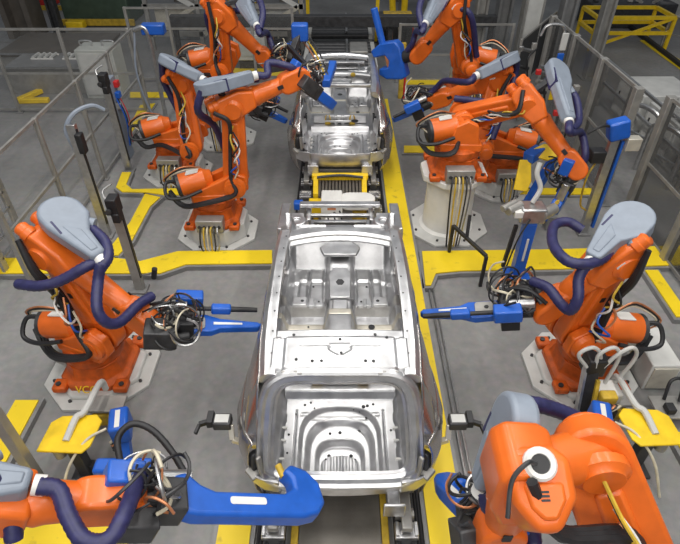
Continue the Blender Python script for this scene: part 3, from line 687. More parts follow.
        for k in range(3):
            b = MB(); b.tube([q+e*.36+Lt*(.05*k-.05), q+e*(.50+.03*k)+Z*.16, q+e*.25+Z*(.28+.03*k)-Lt*.08, q-e*.05+Z*.22], .012, 6, 5); b.done('cable', ('cable', 'black', 'copper')[k], cb)
        b = MB(); b.prism(rrect(.20, .14, .01), q+e*.10+Z*.185, e, Lt, .012); b.done('white_patch', 'white', cb)  # white patch painted in for the bright reflection on top of the cylinder
    # link arm
    E0 = E; E = V(EA) if EA else E
    d = (E-S); L1 = d.length; d.normalize(); n_ = Lt.cross(d).normalized(); 
    b = MB(); b.prism(capsule(L1, .20*arm_k, .165*arm_k), S, d, n_, .20); arm = b.done('link_arm', 'orange', root, .03, seg=3)
    b = MB(); b.prism([(.22, -.10), (L1-.2, -.085), (L1-.2, .085), (.22, .10)], S, d, n_, .25); b.done('arm_web', 'orange', arm, .03)
    for sg in (-1, 1):
        b = MB(); b.prism(rrect(.07, .06, .008), S+d*(L1*.55)+Lt*.126*sg, d, n_, .004); b.done('black_mark', 'black', arm)
        b = MB(); b.lathe(E+Lt*.10*sg, E+Lt*.3*sg, ((0, .165), (.06, .165), (.08, .13), (.10, .12))); b.done('elbow_cap', 'orange', arm)
    E = E0
    # forearm: elbow housing, motors, tapering tube, wrist
    f = (W-E); L2 = f.length; f.normalize(); a2 = Lt if abs(Lt.dot(f)) < .9 else F
    a2 = (a2-f*a2.dot(f)).normalized(); n2 = f.cross(a2).normalized(); n2 = n2 if n2.z > 0 else -n2
    b = MB(); b.prism([(-.24, -.06), (-.18, -.14), (.10, -.17), (.32, -.13), (.36, .11), (.14, .20), (-.18, .20), (-.26, .13)], E+n2*.03, f, n2, .34); hs = b.done('elbow_housing', 'orange', root, .035, seg=3)
    for k, (u, v) in enumerate(() if not motors else ((-.10, .12), (.11, .13), (.0, -.05))):
        b = MB(); q = E+n2*(v+.03)+a2*u-f*.20; b.lathe(q, q-f*.3, ((0, .085), (.06, .085), (.07, .075), (.13, .075), (.15, .055), (.16, .03))); b.done('motor', 'orange', hs)
    b = MB(); b.prism(rrect(.10, .08, .01), E+n2*.10+a2*.185, f, n2, .005); b.done('white_patch', 'white', hs)
    b = MB(); b.lathe(E+f*.34+n2*.02, W, ((-.04, .14), (.03, .155), (.09, .14), (.26, .128), (max(.34, L2-.56), .108), (max(.36, L2-.54), .12), (max(.40, L2-.46), .12)), 22, up=n2); fa = b.done('forearm', 'orange', root)
    for sg in (-1, 1): b = MB(); b.prism(rrect(.09, .06, .008), E+f*(L2-.32)+a2*.13*sg+n2*.02, f, n2, .006); b.done('black_mark', 'black', fa)
    td = (T-W).normalized()
    b = MB(); b.prism(capsule(.22, .15, .15), W-f*.19, f, n2, .24); wr = b.done('wrist', 'orange', root, .035, seg=3)
    b = MB(); b.cyl(W+td*.02, W+td*.11, .10, n=20); b.done('flange', 'steel', wr, .008)
    cs = -1 if Lt.y > 0 else 1; K = Lt*cs
    # black cable bundle climbing from the base along the link arm
    b = MB(); 
    for k in range(3): b.tube([O-F*.66+Z*.60+K*(.10+.05*k), O-F*.45+Z*.42+K*(.26+.03*k), O-F*.10+Z*.50+K*(.36+.03*k), S-d*.06+K*(.30+.03*k), S+d*.2-F*.06+K*(.22+.03*k), S+d*(L1*.6)-F*.05+K*(.17+.03*k), E-d*.12-F*.05+K*(.24+.02*k), E-f*.25+K*.2+n2*.1], .030, 7, 5)
    b.done('cable_bundle', 'black', root)
    R = random.Random(seed*11)
    for k in range(6):
        b = MB(); q0 = S+K*.2+d*(.1+.1*k); b.tube([q0, q0+K*.12+V((R.uniform(-.1, .1), R.uniform(-.1, .1), .1)), q0+d*.25+K*.10+V((R.uniform(-.1, .1), 0, 0)), q0+d*.4], .013, 6, 5); b.done('loose_cable', ('cable', 'blue', 'copper', 'white', 'black', 'ydirty')[k], root)
    # grey hose cover with its round end
    if cover:
        c0, c1 = V(cover[0]), V(cover[1]); e = (c1-c0); L = e.length; e.normalize()
        vv = V(cover[2]) if len(cover) > 2 else Z.cross(e)
        vv = (vv-e*vv.dot(e)).normalized()
        o = [(-cr*math.cos(t), -cr*math.sin(t)) for t in [PI/2-PI*i/12 for i in range(13)]]
        o = [(x, y) for x, y in o]
        outl = o+[(.22*L, cr), (.44*L, .62*cr), (.54*L, .10), (L*1.02, .075), (L*1.06, .05), (L*1.06, -.06), (L*1.02, -.085), (.2*L, -cr*.97)]
        nn = e.cross(vv)
        if nn.z < 0: pass
        b = MB(); b.prism(outl, c0, e, vv, .17); cv = b.done('hose_cover', 'cover', root, .04, seg=3)
        b = MB(); b.prism([(.30*L, -.10), (L*.96, -.045), (L*.96, .03), (.5*L, .03)], c0, e, vv, .19); b.done('cover_groove', 'cover', cv, .012)
        b = MB(); b.prism(rrect(.30*L, .022, .005), c0+e*(.28*L)-vv*.15, e, vv, .174); b.done('cover_lettering', 'hose', cv)
        b = MB(); b.cyl(c1+e*.04, c1+e*.11, .066, n=16); b.done('white_collar', 'white', cv)
        b = MB(); b.cyl(c0+e*(.26*L)+vv*.12, c0+e*(.42*L)+vv*.2, .06, n=14); b.done('hose_clamp', 'cover', cv)
        b = MB(); b.bar(c0+e*.1, E+n2*.15-f*.05, .10, .06); b.done('cover_bracket', 'dark', root)
        if not hoses:
            q = c1+e*.10
            hoses = ([q, q+e*.16-Z*.03, E+f*(L2*.7)+n2*.34+a2*.1, E+f*(L2*.92)+n2*.22, W+td*.12+n2*.14], [c0+e*.3*L+vv*.14, c0+e*.5*L+vv*.26, c0+e*.85*L+vv*.24-Z*.06, c1+e*.12+vv*.05-Z*.06], [c0-e*.1-vv*.1, c0-e*.2-vv*.05-Z*.3, E-f*.3-Z*.25+a2*.2, S-F*.1+Z*.2+Lt*.3])
    for h in hoses:
        rr, hm = (.055, 'hose') if len(h) != 6 else (.028, 'black')
        b = MB(); b.tube(h, rr, 12, 9, rib=.035); ho = b.done('hose', hm, root, ang=60)
    dict(spot=spot_gun, hook=lambda r, w, t, s: hook_gun(r, w, t, side, s, gbig), plate=plate_gun)[gun](root, W, T, seed)
    if id_text:
        text_obj('VCO', .13, O+V((0, -.405, .13))+V((.02, -.10, .0)), Matrix.Rotation(math.radians(60), 3, 'X'), 'yellow', root, 'yellow_lettering')
    if EA:
        b = MB(); b.cyl(E0, V(EA)+(V(EA)-E0).normalized()*.05, .15, n=22); b.done('elbow_axle', 'orange', root, .02)
    if ring:
        nn = V((-.05, -.45, .9)).normalized(); _, ra, ru = frame(nn, (0, 1, 0))
        b = MB(); b.prism([(-.18, .12), (-.09, .19), (.12, .19), (.19, .08), (.15, -.10), (.05, -.24), (-.07, -.24), (-.18, -.08)], E+V((-.02, -.10, .02)), ra, ru, .40); b.done('elbow_cover', 'orange', root, .05, seg=3)
        b = MB(); b.prism([(-.11, .0), (.10, .0), (.075, -.12), (.02, -.18), (-.05, -.18), (-.11, -.09)], E+V((-.02, -.10, .02))+nn*.20, ra, ru, .04); b.done('face_plate', 'orange', root, .02)
        q = E+V((-.02, -.10, .02))+nn*.20+ru*.09-ra*.0
        b = MB(); b.lathe(q, q+nn, ((-.02, .088), (.03, .088), (.045, .075), (.04, .052), (.02, .048))); b.done('white_ring', 'white', root)
        b = MB(); b.cyl(q+nn*.0, q+nn*.03, .05, n=18); b.done('ring_opening', 'black', root)
        b = MB(); b.tube([q+nn*.05+ra*.03, q+nn*.12+ra*.09, q+nn*.08+ra*.17-ru*.08, q+ra*.20-ru*.25], .013, 7); b.done('ring_cable', 'dark', root)
        for k in range(3):
            b = MB(); b.prism(rrect(.045, .011, .003), E+V((-.02, -.10, .02))+nn*.222-ra*.0-ru*(.045+.02*k), ra, ru, .006); b.done('black_mark', 'black', root)
        b = MB(); b.prism(rrect(.10, .08, .01), E+d*-.50+Lt*.0+n_*.0+Z*.0, d, Lt, .01); 
        b.bm.free()
    return root
def hz(*p): return [g(*q) for q in p]
A = robot((-3.06, 4.6), .10, P3((52, 250, 2.0)), P3((147, 322, 1.25)), (-.915, 4.44, 1.0), 'left foreground orange robot with straight blue gun touching the near car body', cover=(P3((62, 216, 2.35)), P3((98, 256, 2.15))), seed=1, id_text=True, conn_side=True, cr=.225,
    hoses=(hz((88, 226, 2.25), (104, 240, 2.2), (108, 256, 2.15), (101, 268, 2.1)), hz((101, 264, 2.15), (98, 282, 2.0), (97, 308, 1.85), (106, 322, 1.7), (120, 322, 1.6), (138, 305, 1.55), (152, 296, 1.5)), hz((98, 262, 2.1), (85, 267, 2.1), (62, 280, 2.0), (40, 286, 1.95), (18, 284, 1.9))))
B = robot((3.08, 4.58), .10, P3((618, 258, 2.0)), P3((546, 308, 1.30)), (.935, 4.55, 1.04), 'right foreground orange robot with straight blue gun touching the near car body', cover=(P3((630, 222, 2.35)), P3((594, 258, 2.15))), seed=2, conn_side=True, cr=.225,
    hoses=(hz((612, 245, 2.2), (603, 258, 2.15), (585, 264, 2.15), (566, 260, 2.15), (553, 244, 2.1), (554, 226, 2.05), (568, 222, 2.05), (582, 230, 2.0)), hz((588, 262, 2.15), (579, 278, 2.0), (578, 298, 1.85), (571, 310, 1.7), (562, 305, 1.65), (548, 288, 1.65), (532, 281, 1.6)), hz((626, 240, 2.1), (618, 252, 2.0), (600, 260, 2.05), (592, 262, 2.05))))
Er = robot((-2.12, 7.75), .32, P3((233, 107, 2.25)), P3((298, 78, 2.55)), P3((333, 106, 1.98)), 'back left orange robot nearer the camera with forearm raised over the far car body', cover=(P3((208, 87, 2.62)), P3((250, 77, 2.68)), (-.15, .8, -.1)), seed=3, S=P3((236, 180, 1.05)), gun='hook', side=1, yaw=.1)
Fr = robot((-3.32, 9.88), .30, P3((182, 82, 2.05)), P3((246, 100, 1.5)), (-1.02, 9.95, 1.1), 'back left orange robot farther from the camera beside the grey pedestal', cover=(P3((170, 62, 2.45)), P3((200, 78, 2.3)), (-.2, .85, -.15)), seed=4, S=P3((192, 145, 1.0)), yaw=.05)
Gr = robot((-2.62, 11.45), 1.1, P3((218, 14, 2.9)), P3((270, 62, 2.0)), (-.72, 10.7, 2.05), 'farthest left orange robot bending over the far car body at the top edge', cover=(P3((242, -4, 3.15)), P3((256, 24, 2.9)), (1, 0, 1)), seed=5, S=P3((222, 68, 1.9)), ped='column', yaw=.0)
Hr = robot((2.75, 11.5), 1.1, P3((458, 8, 2.95)), P3((418, 54, 2.1)), P3((372, 64, 1.75)), 'farthest right orange robot holding a broad blue plate gun at the top edge', cover=(P3((440, -6, 3.2)), P3((426, 22, 2.95)), (-1, 0, 1)), seed=6, S=P3((467, 62, 1.9)), ped='column', gun='plate', yaw=PI)
Ir = robot((1.88, 7.95), 1.12, P3((525, 103, 2.3)), P3((576, 168, 1.5)), P3((556, 208, .75)), 'back right orange robot on a tall white pedestal leaning right over the blue riser', cover=(P3((557, 70, 2.65)), P3((568, 118, 2.35)), (.75, .75, -.1)), seed=7, S=P3((462, 118, 1.85)), ped='column', yaw=-.05, gun='hook', side=1)
Jr = robot((3.15, 9.35), .30, P3((497, 80, 2.05)), P3((436, 100, 1.5)), (1.02, 9.95, 1.1), 'back right orange robot on a low base behind the tall white pedestal', cover=(P3((508, 60, 2.45)), P3((480, 74, 2.3)), (.25, .85, -.15)), seed=8, S=P3((482, 142, 1.05)), yaw=PI-.05)
Cr = robot((-3.3, 1.42), .60, P3((-30, 506, 2.15)), P3((122, 500, 1.85)), P3((318, 505, 1.05)), 'bottom left orange robot with a long blue hooked gun below the near car body', cover=(P3((-45, 478, 2.4)), P3((26, 484, 2.25))), seed=9, gun='hook', side=1, S=(-2.9, 1.45, 1.0), yaw=.05,
    hoses=(hz((-10, 480, 2.4), (10, 500, 2.2), (14, 540, 2.0)), hz((38, 486, 2.25), (58, 490, 2.2), (68, 515, 2.15), (84, 540, 2.1), (108, 540, 2.1), (124, 515, 2.1), (140, 474, 1.95)), hz((120, 462, 1.5), (118, 438, 1.6), (132, 424, 1.65), (152, 430, 1.6), (172, 452, 1.5), (192, 486, 1.35))))
Dr = robot((2.35, 1.35), .95, P3((529, 470, 2.6)), P3((496, 538, 1.65)), P3((440, 482, .84)), 'bottom right orange robot nearest the camera with a white ring on its elbow', cover=(P3((514, 424, 2.65)), P3((486, 482, 2.15)), (0, -1, .3)), seed=10, gun='hook', side=-1, motors=False, S=(1.9, 1.40, 1.75), yaw=PI, ring=True, ped='column', arm_k=1.3, gbig=.6, EA=P3((592, 452, 2.55)),
    hoses=(hz((498, 440, 2.5), (505, 415, 2.4), (528, 404, 2.4), (556, 410, 2.3), (580, 420, 2.2)), hz((484, 490, 2.1), (492, 510, 2.0), (520, 515, 1.9), (533, 535, 1.7), (532, 560, 1.6))))

# extra reach of the farthest left robot's gun: black bars and copper rods running down over the far car
q0, q1 = g(300, 32, 2.6), g(324, 84, 2.12)
b = MB(); b.box(q0, (.30, .22, .30)); b.done('blue_head', 'blue', Gr, .03)
b = MB(); b.bar(g(288, 46, 2.4), q1, .07, .08); b.done('gun_bar', 'black', Gr, .01)
b = MB(); b.bar(q0, g(290, 60, 2.2), .12, .12); b.done('gun_link', 'dark', Gr, .01)
for k in range(3): b = MB(); b.tube([g(300+5*k, 38, 2.4), g(312+4*k, 54, 2.35), q1+V((.05*k, 0, .06))], .016); b.done('rod', ('copper', 'ydirty', 'dark')[k], Gr)
b = MB(); b.bar(g(333, 64, 2.2), g(326, 84, 2.14), .14, .14); b.done('blue_tip', 'blue', Gr, .02)
# ------------------------------------------------------------------ fences, posts, stands and the hall beyond
def P2g(px, py): v = g(px, py); return V((v.x, v.y, 0))
def fence(p0, p1, n, h, label, panel='glass', rails=(1.0, .5, .06), group='guard fence runs', m='gsteel', post=.07):
    p0, p1 = V((*p0, 0)), V((*p1, 0)); r = thing('guard_fence', (p0+p1)/2, label, 'fence', group)
    Z = V((0, 0, 1)); d = (p1-p0)/n
    for i in range(n+1):
        b = MB(); b.box(p0+d*i+Z*(h/2), (post, post, h), yaw=math.atan2(d.y, d.x)); po = b.done('post', m, r, .006)
        b = MB(); b.box(p0+d*i+Z*.012, (post*2.2, post*2.2, .02), yaw=math.atan2(d.y, d.x)); b.done('foot_plate', 'grey', po)
    for i in range(n):
        e = d.normalized()*(post/2)
        for k in rails:
            b = MB(); b.bar(p0+d*i+e+Z*(h*k-.03), p0+d*(i+1)-e+Z*(h*k-.03), .04, .05); b.done('rail', m, r)
        if panel:
            b = MB(); b.bar(p0+d*i+e+Z*(h*.5), p0+d*(i+1)-e+Z*(h*.5), .008, h-.16); b.done('panel', panel, r)
    return r
fence((-4.75, 6.3), (-4.75, 12.9), 4, 2.0, 'clear guard fence with a silver top rail along the left side of the cell')
fence((-9.6, 12.95), (-4.85, 12.95), 3, 2.0, 'clear guard fence crossing in front of the grey benches at upper left')
fence((-5.6, 15.1), (-1.25, 15.1), 4, 1.95, 'framed guard fence behind the back left robots', rails=(1.0, .74, .06))
fence((1.6, 15.1), (4.6, 15.1), 2, 1.55, 'framed guard fence behind the farthest right robot', rails=(1.0, .5, .06))
fence((4.9, 8.7), (4.9, 13.2), 3, 2.2, 'guard fence of heavy grey posts right of the back right robots', panel='smoke', post=.14)
fence((5.25, 5.4), (5.25, 8.3), 2, 2.2, 'guard fence of tall grey posts at the right edge behind the right foreground robot', panel='smoke', post=.14)
fence((4.5, 13.9), (6.2, 16.6), 2, 1.5, 'slanting dark guard fence beyond the back right robots', panel='dark', rails=(1.0, .08), post=.06)
# sensor posts
def sensor_post(p, h, label, head, blue=True, arm=None):
    r = thing('sensor_post', p, label, 'sensor post', 'sensor posts beside the robots'); Z = V((0, 0, 1)); p = V(p)
    b = MB(); b.box(p+Z*(h/2), (.13, .10, h)); po = b.done('post', 'steel' if blue else 'gsteel', r, .006)
    b = MB(); b.box(p+Z*(h/2+.1)+V((.07, -.02, 0)), (.02, .05, h-.35)); b.done('black_edge', 'black', po)
    b = MB(); b.box(p+Z*.02, (.22, .22, .04)); b.done('foot_plate', 'grey', r, .006)
    if head == 'box':
        b = MB(); b.box(p+Z*(h+.02)+V((.02, -.06, 0)), (.14, .20, .24)); b.box(p+Z*(h-.14)+V((.04, -.10, 0)), (.10, .16, .14)); hd = b.done('sensor_head', 'black', r, .015)
        b = MB(); b.cyl(p+Z*(h-.02)+V((-.02, -.17, 0)), p+Z*(h-.02)+V((-.02, -.21, 0)), .04, n=12); b.done('lens', 'dark', hd)
        b = MB(); b.tube([p+Z*h+V((-.08, 0, 0)), p+Z*(h+.14)+V((-.14, .08, 0)), p+Z*(h+.22)+V((-.02, .14, 0))], .014); b.done('cable', 'steel', r)
    if head == 'loop':
        b = MB(); b.tube([p+Z*(h-.4)+V((-.06, 0, 0)), p+Z*(h-.1)+V((-.10, 0, 0)), p+Z*(h+.12)+V((.05, .1, 0)), p+Z*(h+.16)+V((.25, .3, 0)), p+Z*(h+.05)+V((.38, .4, 0))], .035, 8); b.done('air_hose', 'cover', r)
        b = MB(); b.box(p+Z*(h-.28)+V((.10, -.06, 0)), (.10, .14, .32)); b.done('sensor_head', 'black', r, .02)
    if arm:
        b = MB(); b.tube([p+Z*arm[0], p+Z*arm[0]+V((arm[1]*.5, 0, .02)), p+Z*arm[0]+V((arm[1], 0, .06))], .016); a = b.done('sensor_arm', 'steel', r)
        b = MB(); b.cyl(p+Z*(arm[0]-.04)+V((arm[1], 0, 0)), p+Z*(arm[0]+.14)+V((arm[1]+.05, 0, 0)), .04, n=10); b.done('sensor', 'black', a)
    return r
sensor_post(P2g(141, 290), 1.55, 'grey post with a black sensor head left of the yellow cross plate', 'box', False, (.28, .25))
sensor_post(P2g(108, 236), 2.05, 'steel light curtain post with a looping hose left of the slanting yellow strip', 'loop', True)
sensor_post(V((-4.35, 9.9, 0)), 1.9, 'steel light curtain post by the left guard fence with hanging fittings', 'box', True)
r = thing('valve_panel', V((-4.55, 10.6, 0)), 'steel panel of blue valves and hoses on the left fence line', 'valve panel')
q = V((-4.55, 10.6, 0))
b = MB(); b.box(q+V((0, 0, .85)), (.10, .30, 1.7)); b.done('panel', 'cover', r, .01)
for k in range(3): b = MB(); b.box(q+V((.08, -.05+.06*k, 1.15+.2*k)), (.10, .14, .12)); b.done('valve', ('gsteel', 'blue', 'red')[k], r, .01)
for k in range(4): b = MB(); b.tube([q+V((.08, -.1+.05*k, 1.3)), q+V((.18, -.14+.05*k, .9)), q+V((.10, -.1+.06*k, .3))], .015, 6); b.done('hose', ('blue', 'black', 'cover', 'red')[k], r)
r = sensor_post(P2g(582, 233), 1.85, 'steel light curtain post with a blue box on top right of the blue riser', 'none', True)
q = P2g(582, 233)
b = MB(); b.prism(rrect(.30, .22, .04), q+V((.0, 0, 1.93)), (1, 0, .3), (0, 1, 0), .30); b.done('blue_box', 'blue', r, .03)
b = MB(); b.box(q+V((.26, -.05, 1.72)), (.22, .16, .2)); b.done('warning_panel', 'cream', r, .01)
b = MB(); b.tube([q+V((-.5, -.1, 1.9)), q+V((-.3, -.1, 2.02)), q+V((-.05, 0, 1.95))], .02); b.done('hose', 'black', r)
b = MB(); b.box(q+V((.12, -.03, .95)), (.04, .06, 1.6)); b.done('curtain_bar', 'blue', r)
b = MB(); b.box(q+V((-.26, -.12, 1.55)), (.22, .2, .2)); b.done('bracket', 'black', r, .02)
b = MB(); b.tube([q+V((-.2, -.1, 1.5)), q+V((-.34, -.2, 1.2)), q+V((-.28, -.15, .7)), q+V((-.1, -.05, .5))], .016); b.done('cable', 'ydirty', r)
# pipe post by the left back robots
r = thing('pipe_stand', V((-4.2, 12.4, 0)), 'bent steel pipe stand with a blue valve head left of the back left robots', 'pipe stand')
q = V((-4.2, 12.4, 0))
b = MB(); b.tube([q, q+V((0, 0, 1.2)), q+V((0, 0, 1.9)), q+V((-.08, 0, 2.15)), q+V((-.3, 0, 2.1))], .05, 10); b.done('pipe', 'steel', r)
b = MB(); b.box(q+V((.1, .1, 2.1)), (.5, .25, .22)); b.done('valve_head', 'blue', r, .03)
b = MB(); b.tube([q+V((-.3, 0, 2.05)), q+V((-.42, -.1, 1.2)), q+V((-.3, -.1, .3)), q+V((-.05, -.05, .1))], .025); b.done('hose', 'cover', r)
# end of the bottom-left bare post
p = g(47, 492); b = MB(); b.box((p.x, p.y, .9), (.10, .10, 1.8)); b.box((p.x, p.y, .01), (.22, .22, .02)); tag(b.done('profile_post', 'gsteel', bevel=.008), 'bare metal profile post at the lower left edge beside the yellow strip', 'post')
# caged ladder at left edge
r = thing('steel_ladder', (-5.3, 6.9, 0), 'steel ladder with pale rungs at the left edge outside the guard fence', 'ladder')
for y in (6.55, 7.25): b = MB(); b.bar((-5.25, y, 0), (-5.25, y, 2.6), .05, .13); b.done('stringer', 'gsteel', r, .01)
for i in range(9): b = MB(); b.bar((-5.25, 6.57, .3+.27*i), (-5.25, 7.23, .3+.27*i), .05, .035); b.done('rung', 'steel', r)
for z in (1.7, 2.3): b = MB(); b.tube([(-5.25, 6.5, z), (-5.6, 6.5, z+.05), (-5.75, 6.9, z+.05), (-5.6, 7.3, z+.05), (-5.25, 7.3, z)], .02); b.done('hoop', 'steel', r)
r = thing('control_cabinet', (-6.5, 7.1, 0), 'grey control cabinet behind the steel ladder at the left edge', 'cabinet')
b = MB(); b.box((-6.5, 7.1, 1.0), (.9, 1.6, 2.0)); b.done('body', 'grey', r, .02)
for y in (6.7, 7.5): b = MB(); b.box((-6.04, y, 1.05), (.02, .74, 1.8)); d_ = b.done('door', 'gsteel', r, .008); b = MB(); b.box((-6.02, y+.28, 1.0), (.03, .03, .16)); b.done('handle', 'black', d_)
# beige cabinet and grey benches
q = P2g(106, 99)
r = thing('electrical_cabinet', q, 'beige electrical cabinet with two lift handles behind the left guard fence', 'cabinet')
b = MB(); b.box(q+V((0, .35, .62)), (.95, .7, 1.24)); b.done('body', 'beige', r, .02)
b = MB(); b.box(q+V((0, -.01, .64)), (.82, .02, 1.05)); d_ = b.done('door', 'lgrey', r, .008)
b = MB(); b.box(q+V((.3, -.03, .7)), (.04, .03, .18)); b.done('door_handle', 'dark', d_)
for k in (-.28, .28): b = MB(); b.tube([q+V((k-.14, .35, 1.24)), q+V((k-.14, .35, 1.36)), q+V((k+.14, .35, 1.36)), q+V((k+.14, .35, 1.24))], .02); b.done('lift_handle', 'steel', r)
def bench(c, size, lab, m='brown'):
    r = thing('work_platform', (c[0], c[1], 0), lab, 'platform'); w, d, h = size
    b = MB(); b.box((c[0], c[1], h-.04), (w, d, .08)); b.done('top_plate', m, r, .01)
    b = MB(); b.box((c[0], c[1], (h-.09)/2), (w*.94, d*.94, h-.09)); b.done('skirt', 'gsteel', r, .01)
    b = MB(); b.bar((c[0]-w/2, c[1]-d/2-.02, h+.01), (c[0]+w/2, c[1]-d/2-.02, h+.01), .04, .05); b.done('front_edge', 'steel', r)
    return r
bench((-8.6, 17.2), (3.0, 2.2, .45), 'low brown platform with a pale front edge behind the upper left fence', 'brown')
bench((-7.75, 14.75), (2.1, 1.2, .7), 'grey bench top carrying two white trays in front of the low platform', 'grey')
for k, x in enumerate((-8.05, -7.2)):
    r = thing('parts_tray', (x, 15.05, .70), ('left', 'right')[k]+' white slatted tray on the grey bench top at upper left', 'tray', 'white trays on the bench')
    for j in range(4): b = MB(); b.box((x-.24+.16*j, 15.05, .745), (.05, .4, .05)); b.done('slat', 'lgrey', r)
    for y in (14.86, 15.24): b = MB(); b.box((x, y, .715), (.60, .04, .03)); b.done('frame', 'white', r)
r = thing('floor_bracket', g(30, 103), 'yellow angled guard bracket in front of the grey bench at far left', 'guard bracket')
q = g(20, 103); b = MB(); b.bar(q+V((0, 0, .06)), q+V((.75, .05, .06)), .16, .12); b.done('front_bar', 'yellow', r, .02)
b = MB(); b.bar(q+V((0, 0, .08)), q+V((.35, .80, .08)), .16, .12); b.done('side_bar', 'yellow', r, .02)
# columns
for (px, py, w, h, m, lab) in ((30, 36, .95, 6, 'brown', 'wide brown roof column at the upper left corner'), (62, 40, .28, 5, 'dark', 'slim dark column right of the wide brown column'), (195, 36, .55, 5, 'gsteel', 'grey round column behind the framed fence at upper left'),
                               (474, 58, .34, 6, 'gsteel', 'grey steel column just right of the farthest right robot'), (497, 50, .45, 6, 'grey', 'broad grey column behind the back right hose covers'), (516, 66, .30, 6, 'gsteel', 'slim grey column right of the broad grey column'), (553, 70, .38, 6, 'grey', 'grey column above the vertical hose cover'), (588, 78, .30, 4.2, 'gsteel', 'tall grey column left of the yellow guard table')):
    q = P2g(px, py); r = thing('steel_column', q, lab, 'column', 'hall columns')
    b = MB()
    if 'round' in lab: b.cyl(q, q+V((0, 0, h)), w/2)
    else:
        for s in (-1, 1): b.box(q+V((s*w*.4, 0, h/2)), (w*.2, w, h))
        b.box(q+V((0, 0, h/2)), (w*.62, w*.18, h))
    b.done('shaft', m, r, .01)
    b = MB(); b.box(q+V((0, 0, .015)), (w*1.6, w*1.6, .03)); b.done('base_plate', 'grey', r)
# coloured stack post on the right fence
q = V((4.62, 11.6, 0)); r = thing('signal_post', q, 'slim post banded blue white and yellow beside the right guard fence', 'signal post')
b = MB(); b.box(q+V((0, 0, 1.0)), (.10, .10, 2.0)); b.done('post', 'steel', r)
for z, m in ((2.1, 'lgrey'), (1.7, 'blue'), (1.35, 'white'), (1.05, 'yellow')): b = MB(); b.box(q+V((-.01, -.06, z)), (.13, .05, .34)); b.done('band', m, r, .01)
b = MB(); b.tube([q+V((0, 0, 2.2)), q+V((-.1, 0, 2.4)), q+V((-.4, 0, 2.4)), q+V((-.5, 0, 2.2))], .03); b.done('hooked_pipe', 'steel', r)
for k in range(5):
    z = .4+.3*k
    b = MB(); b.cyl(q+V((-.12, -.15, z)), q+V((-.50, -.35, z+.1)), .035, n=10); b.done('clamp', ('steel', 'gsteel')[k % 2], r)
# right hand railings
r = thing('stair_railing', (6.6, 11.4, 0), 'long double steel railing running down the right side past white cabinets', 'railing')
for y in (9.2, 10.6, 12.0, 13.4): b = MB(); b.bar((6.6, y, 0), (6.6, y, 1.1), .06, .06); b.done('post', 'gsteel', r)
for z in (1.1, .6): b = MB(); b.bar((6.6, 9.1, z), (6.6, 13.5, z), .055, .055); b.done('rail', 'steel', r)
for k, (px, py, y) in enumerate(((655, 100, 10.6), (675, 112, 9.6), (688, 54, 17.4))):
    c = aty(px, py, y); s_ = 1.0 if k < 2 else 1.6
    r = thing('handrail_hoop', (c.x, y, 0), ('curved bright handrail beside the right railing', 'curved bright handrail at the right edge below the railing', 'curved bright handrail far off behind the yellow table')[k], 'handrail', 'curved handrails')
    x, hx = (6.28, .14) if k < 2 else (c.x, .56)
    b = MB(); b.tube([(x-hx, y+.4*s_, 0), (x-hx, y+.4*s_, .8), (x-.8*hx, y+.3*s_, 1.02), (x, y, 1.08), (x+.8*hx, y-.3*s_, 1.02), (x+hx, y-.4*s_, .8), (x+hx, y-.4*s_, 0)], .05, 10); b.done('tube', 'steel', r)
    b = MB(); b.bar((x-hx, y+.4*s_, .5), (x+hx, y-.4*s_, .5), .04, .04); b.done('mid_rail', 'steel', r)
for k, (y, lab) in enumerate(((12.5, 'white low cabinet behind the right railing'), (10.9, 'white low cabinet nearer the camera behind the right railing'), (9.3, 'dark grey low cabinet at the right edge behind the railing'))):
    r = thing('low_cabinet', (7.5, y, 0), lab, 'cabinet', 'low cabinets behind the railing')
    b = MB(); b.box((7.5, y, .42), (1.3, 1.3, .84)); b.done('body', 'lgrey' if k < 2 else 'grey', r, .02)
    b = MB(); b.box((6.84, y, .42), (.02, 1.1, .7)); d_ = b.done('door', 'white' if k < 2 else 'gsteel', r, .008); b = MB(); b.box((6.82, y+.4, .5), (.03, .03, .14)); b.done('handle', 'dark', d_)
# yellow guard table far right
q = g(618, 45); r = thing('guard_table', q, 'yellow tubular guard table far off at upper right', 'guard table')
w_, d_2, h_ = 2.4, 1.3, 1.0
for i in (-1, 1):
    for j in (-1, 1): b = MB(); b.bar(q+V((i*w_/2, j*d_2/2, 0)), q+V((i*w_/2, j*d_2/2, h_)), .09); b.done('leg', 'yellow', r)
for z in (h_, .55):
    for j in (-1, 1): b = MB(); b.bar(q+V((-w_/2, j*d_2/2, z)), q+V((w_/2, j*d_2/2, z)), .10); b.done('rail', 'yellow', r)
    for i in (-1, 1): b = MB(); b.bar(q+V((i*w_/2, -d_2/2, z)), q+V((i*w_/2, d_2/2, z)), .10); b.done('rail', 'yellow', r)
b = MB(); b.bar(q+V((-w_/2, -d_2/2, .1)), q+V((w_/2, -d_2/2, h_)), .08); b.done('brace', 'yellow', r)
q = g(622, 24); r = thing('scrap_bin', q, 'dark bin of metal offcuts behind the yellow guard table', 'bin')
b = MB(); b.box(q+V((0, 0, .4)), (3.0, 1.2, .8)); b.done('tub', 'dark', r, .03)
R_ = random.Random(5)
for k in range(9): b = MB(); c = q+V((R_.uniform(-1.3, 1.3), R_.uniform(-.5, .5), .8)); b.bar(c, c+V((R_.uniform(-.5, .5), R_.uniform(-.3, .3), .25)), .18, .08); b.done('offcut', ('gsteel', 'dark', 'steel')[k % 3], r)
q = g(668, 18); r = thing('machine_cabinet', q, 'long pale machine cabinet at the upper right corner', 'machine')
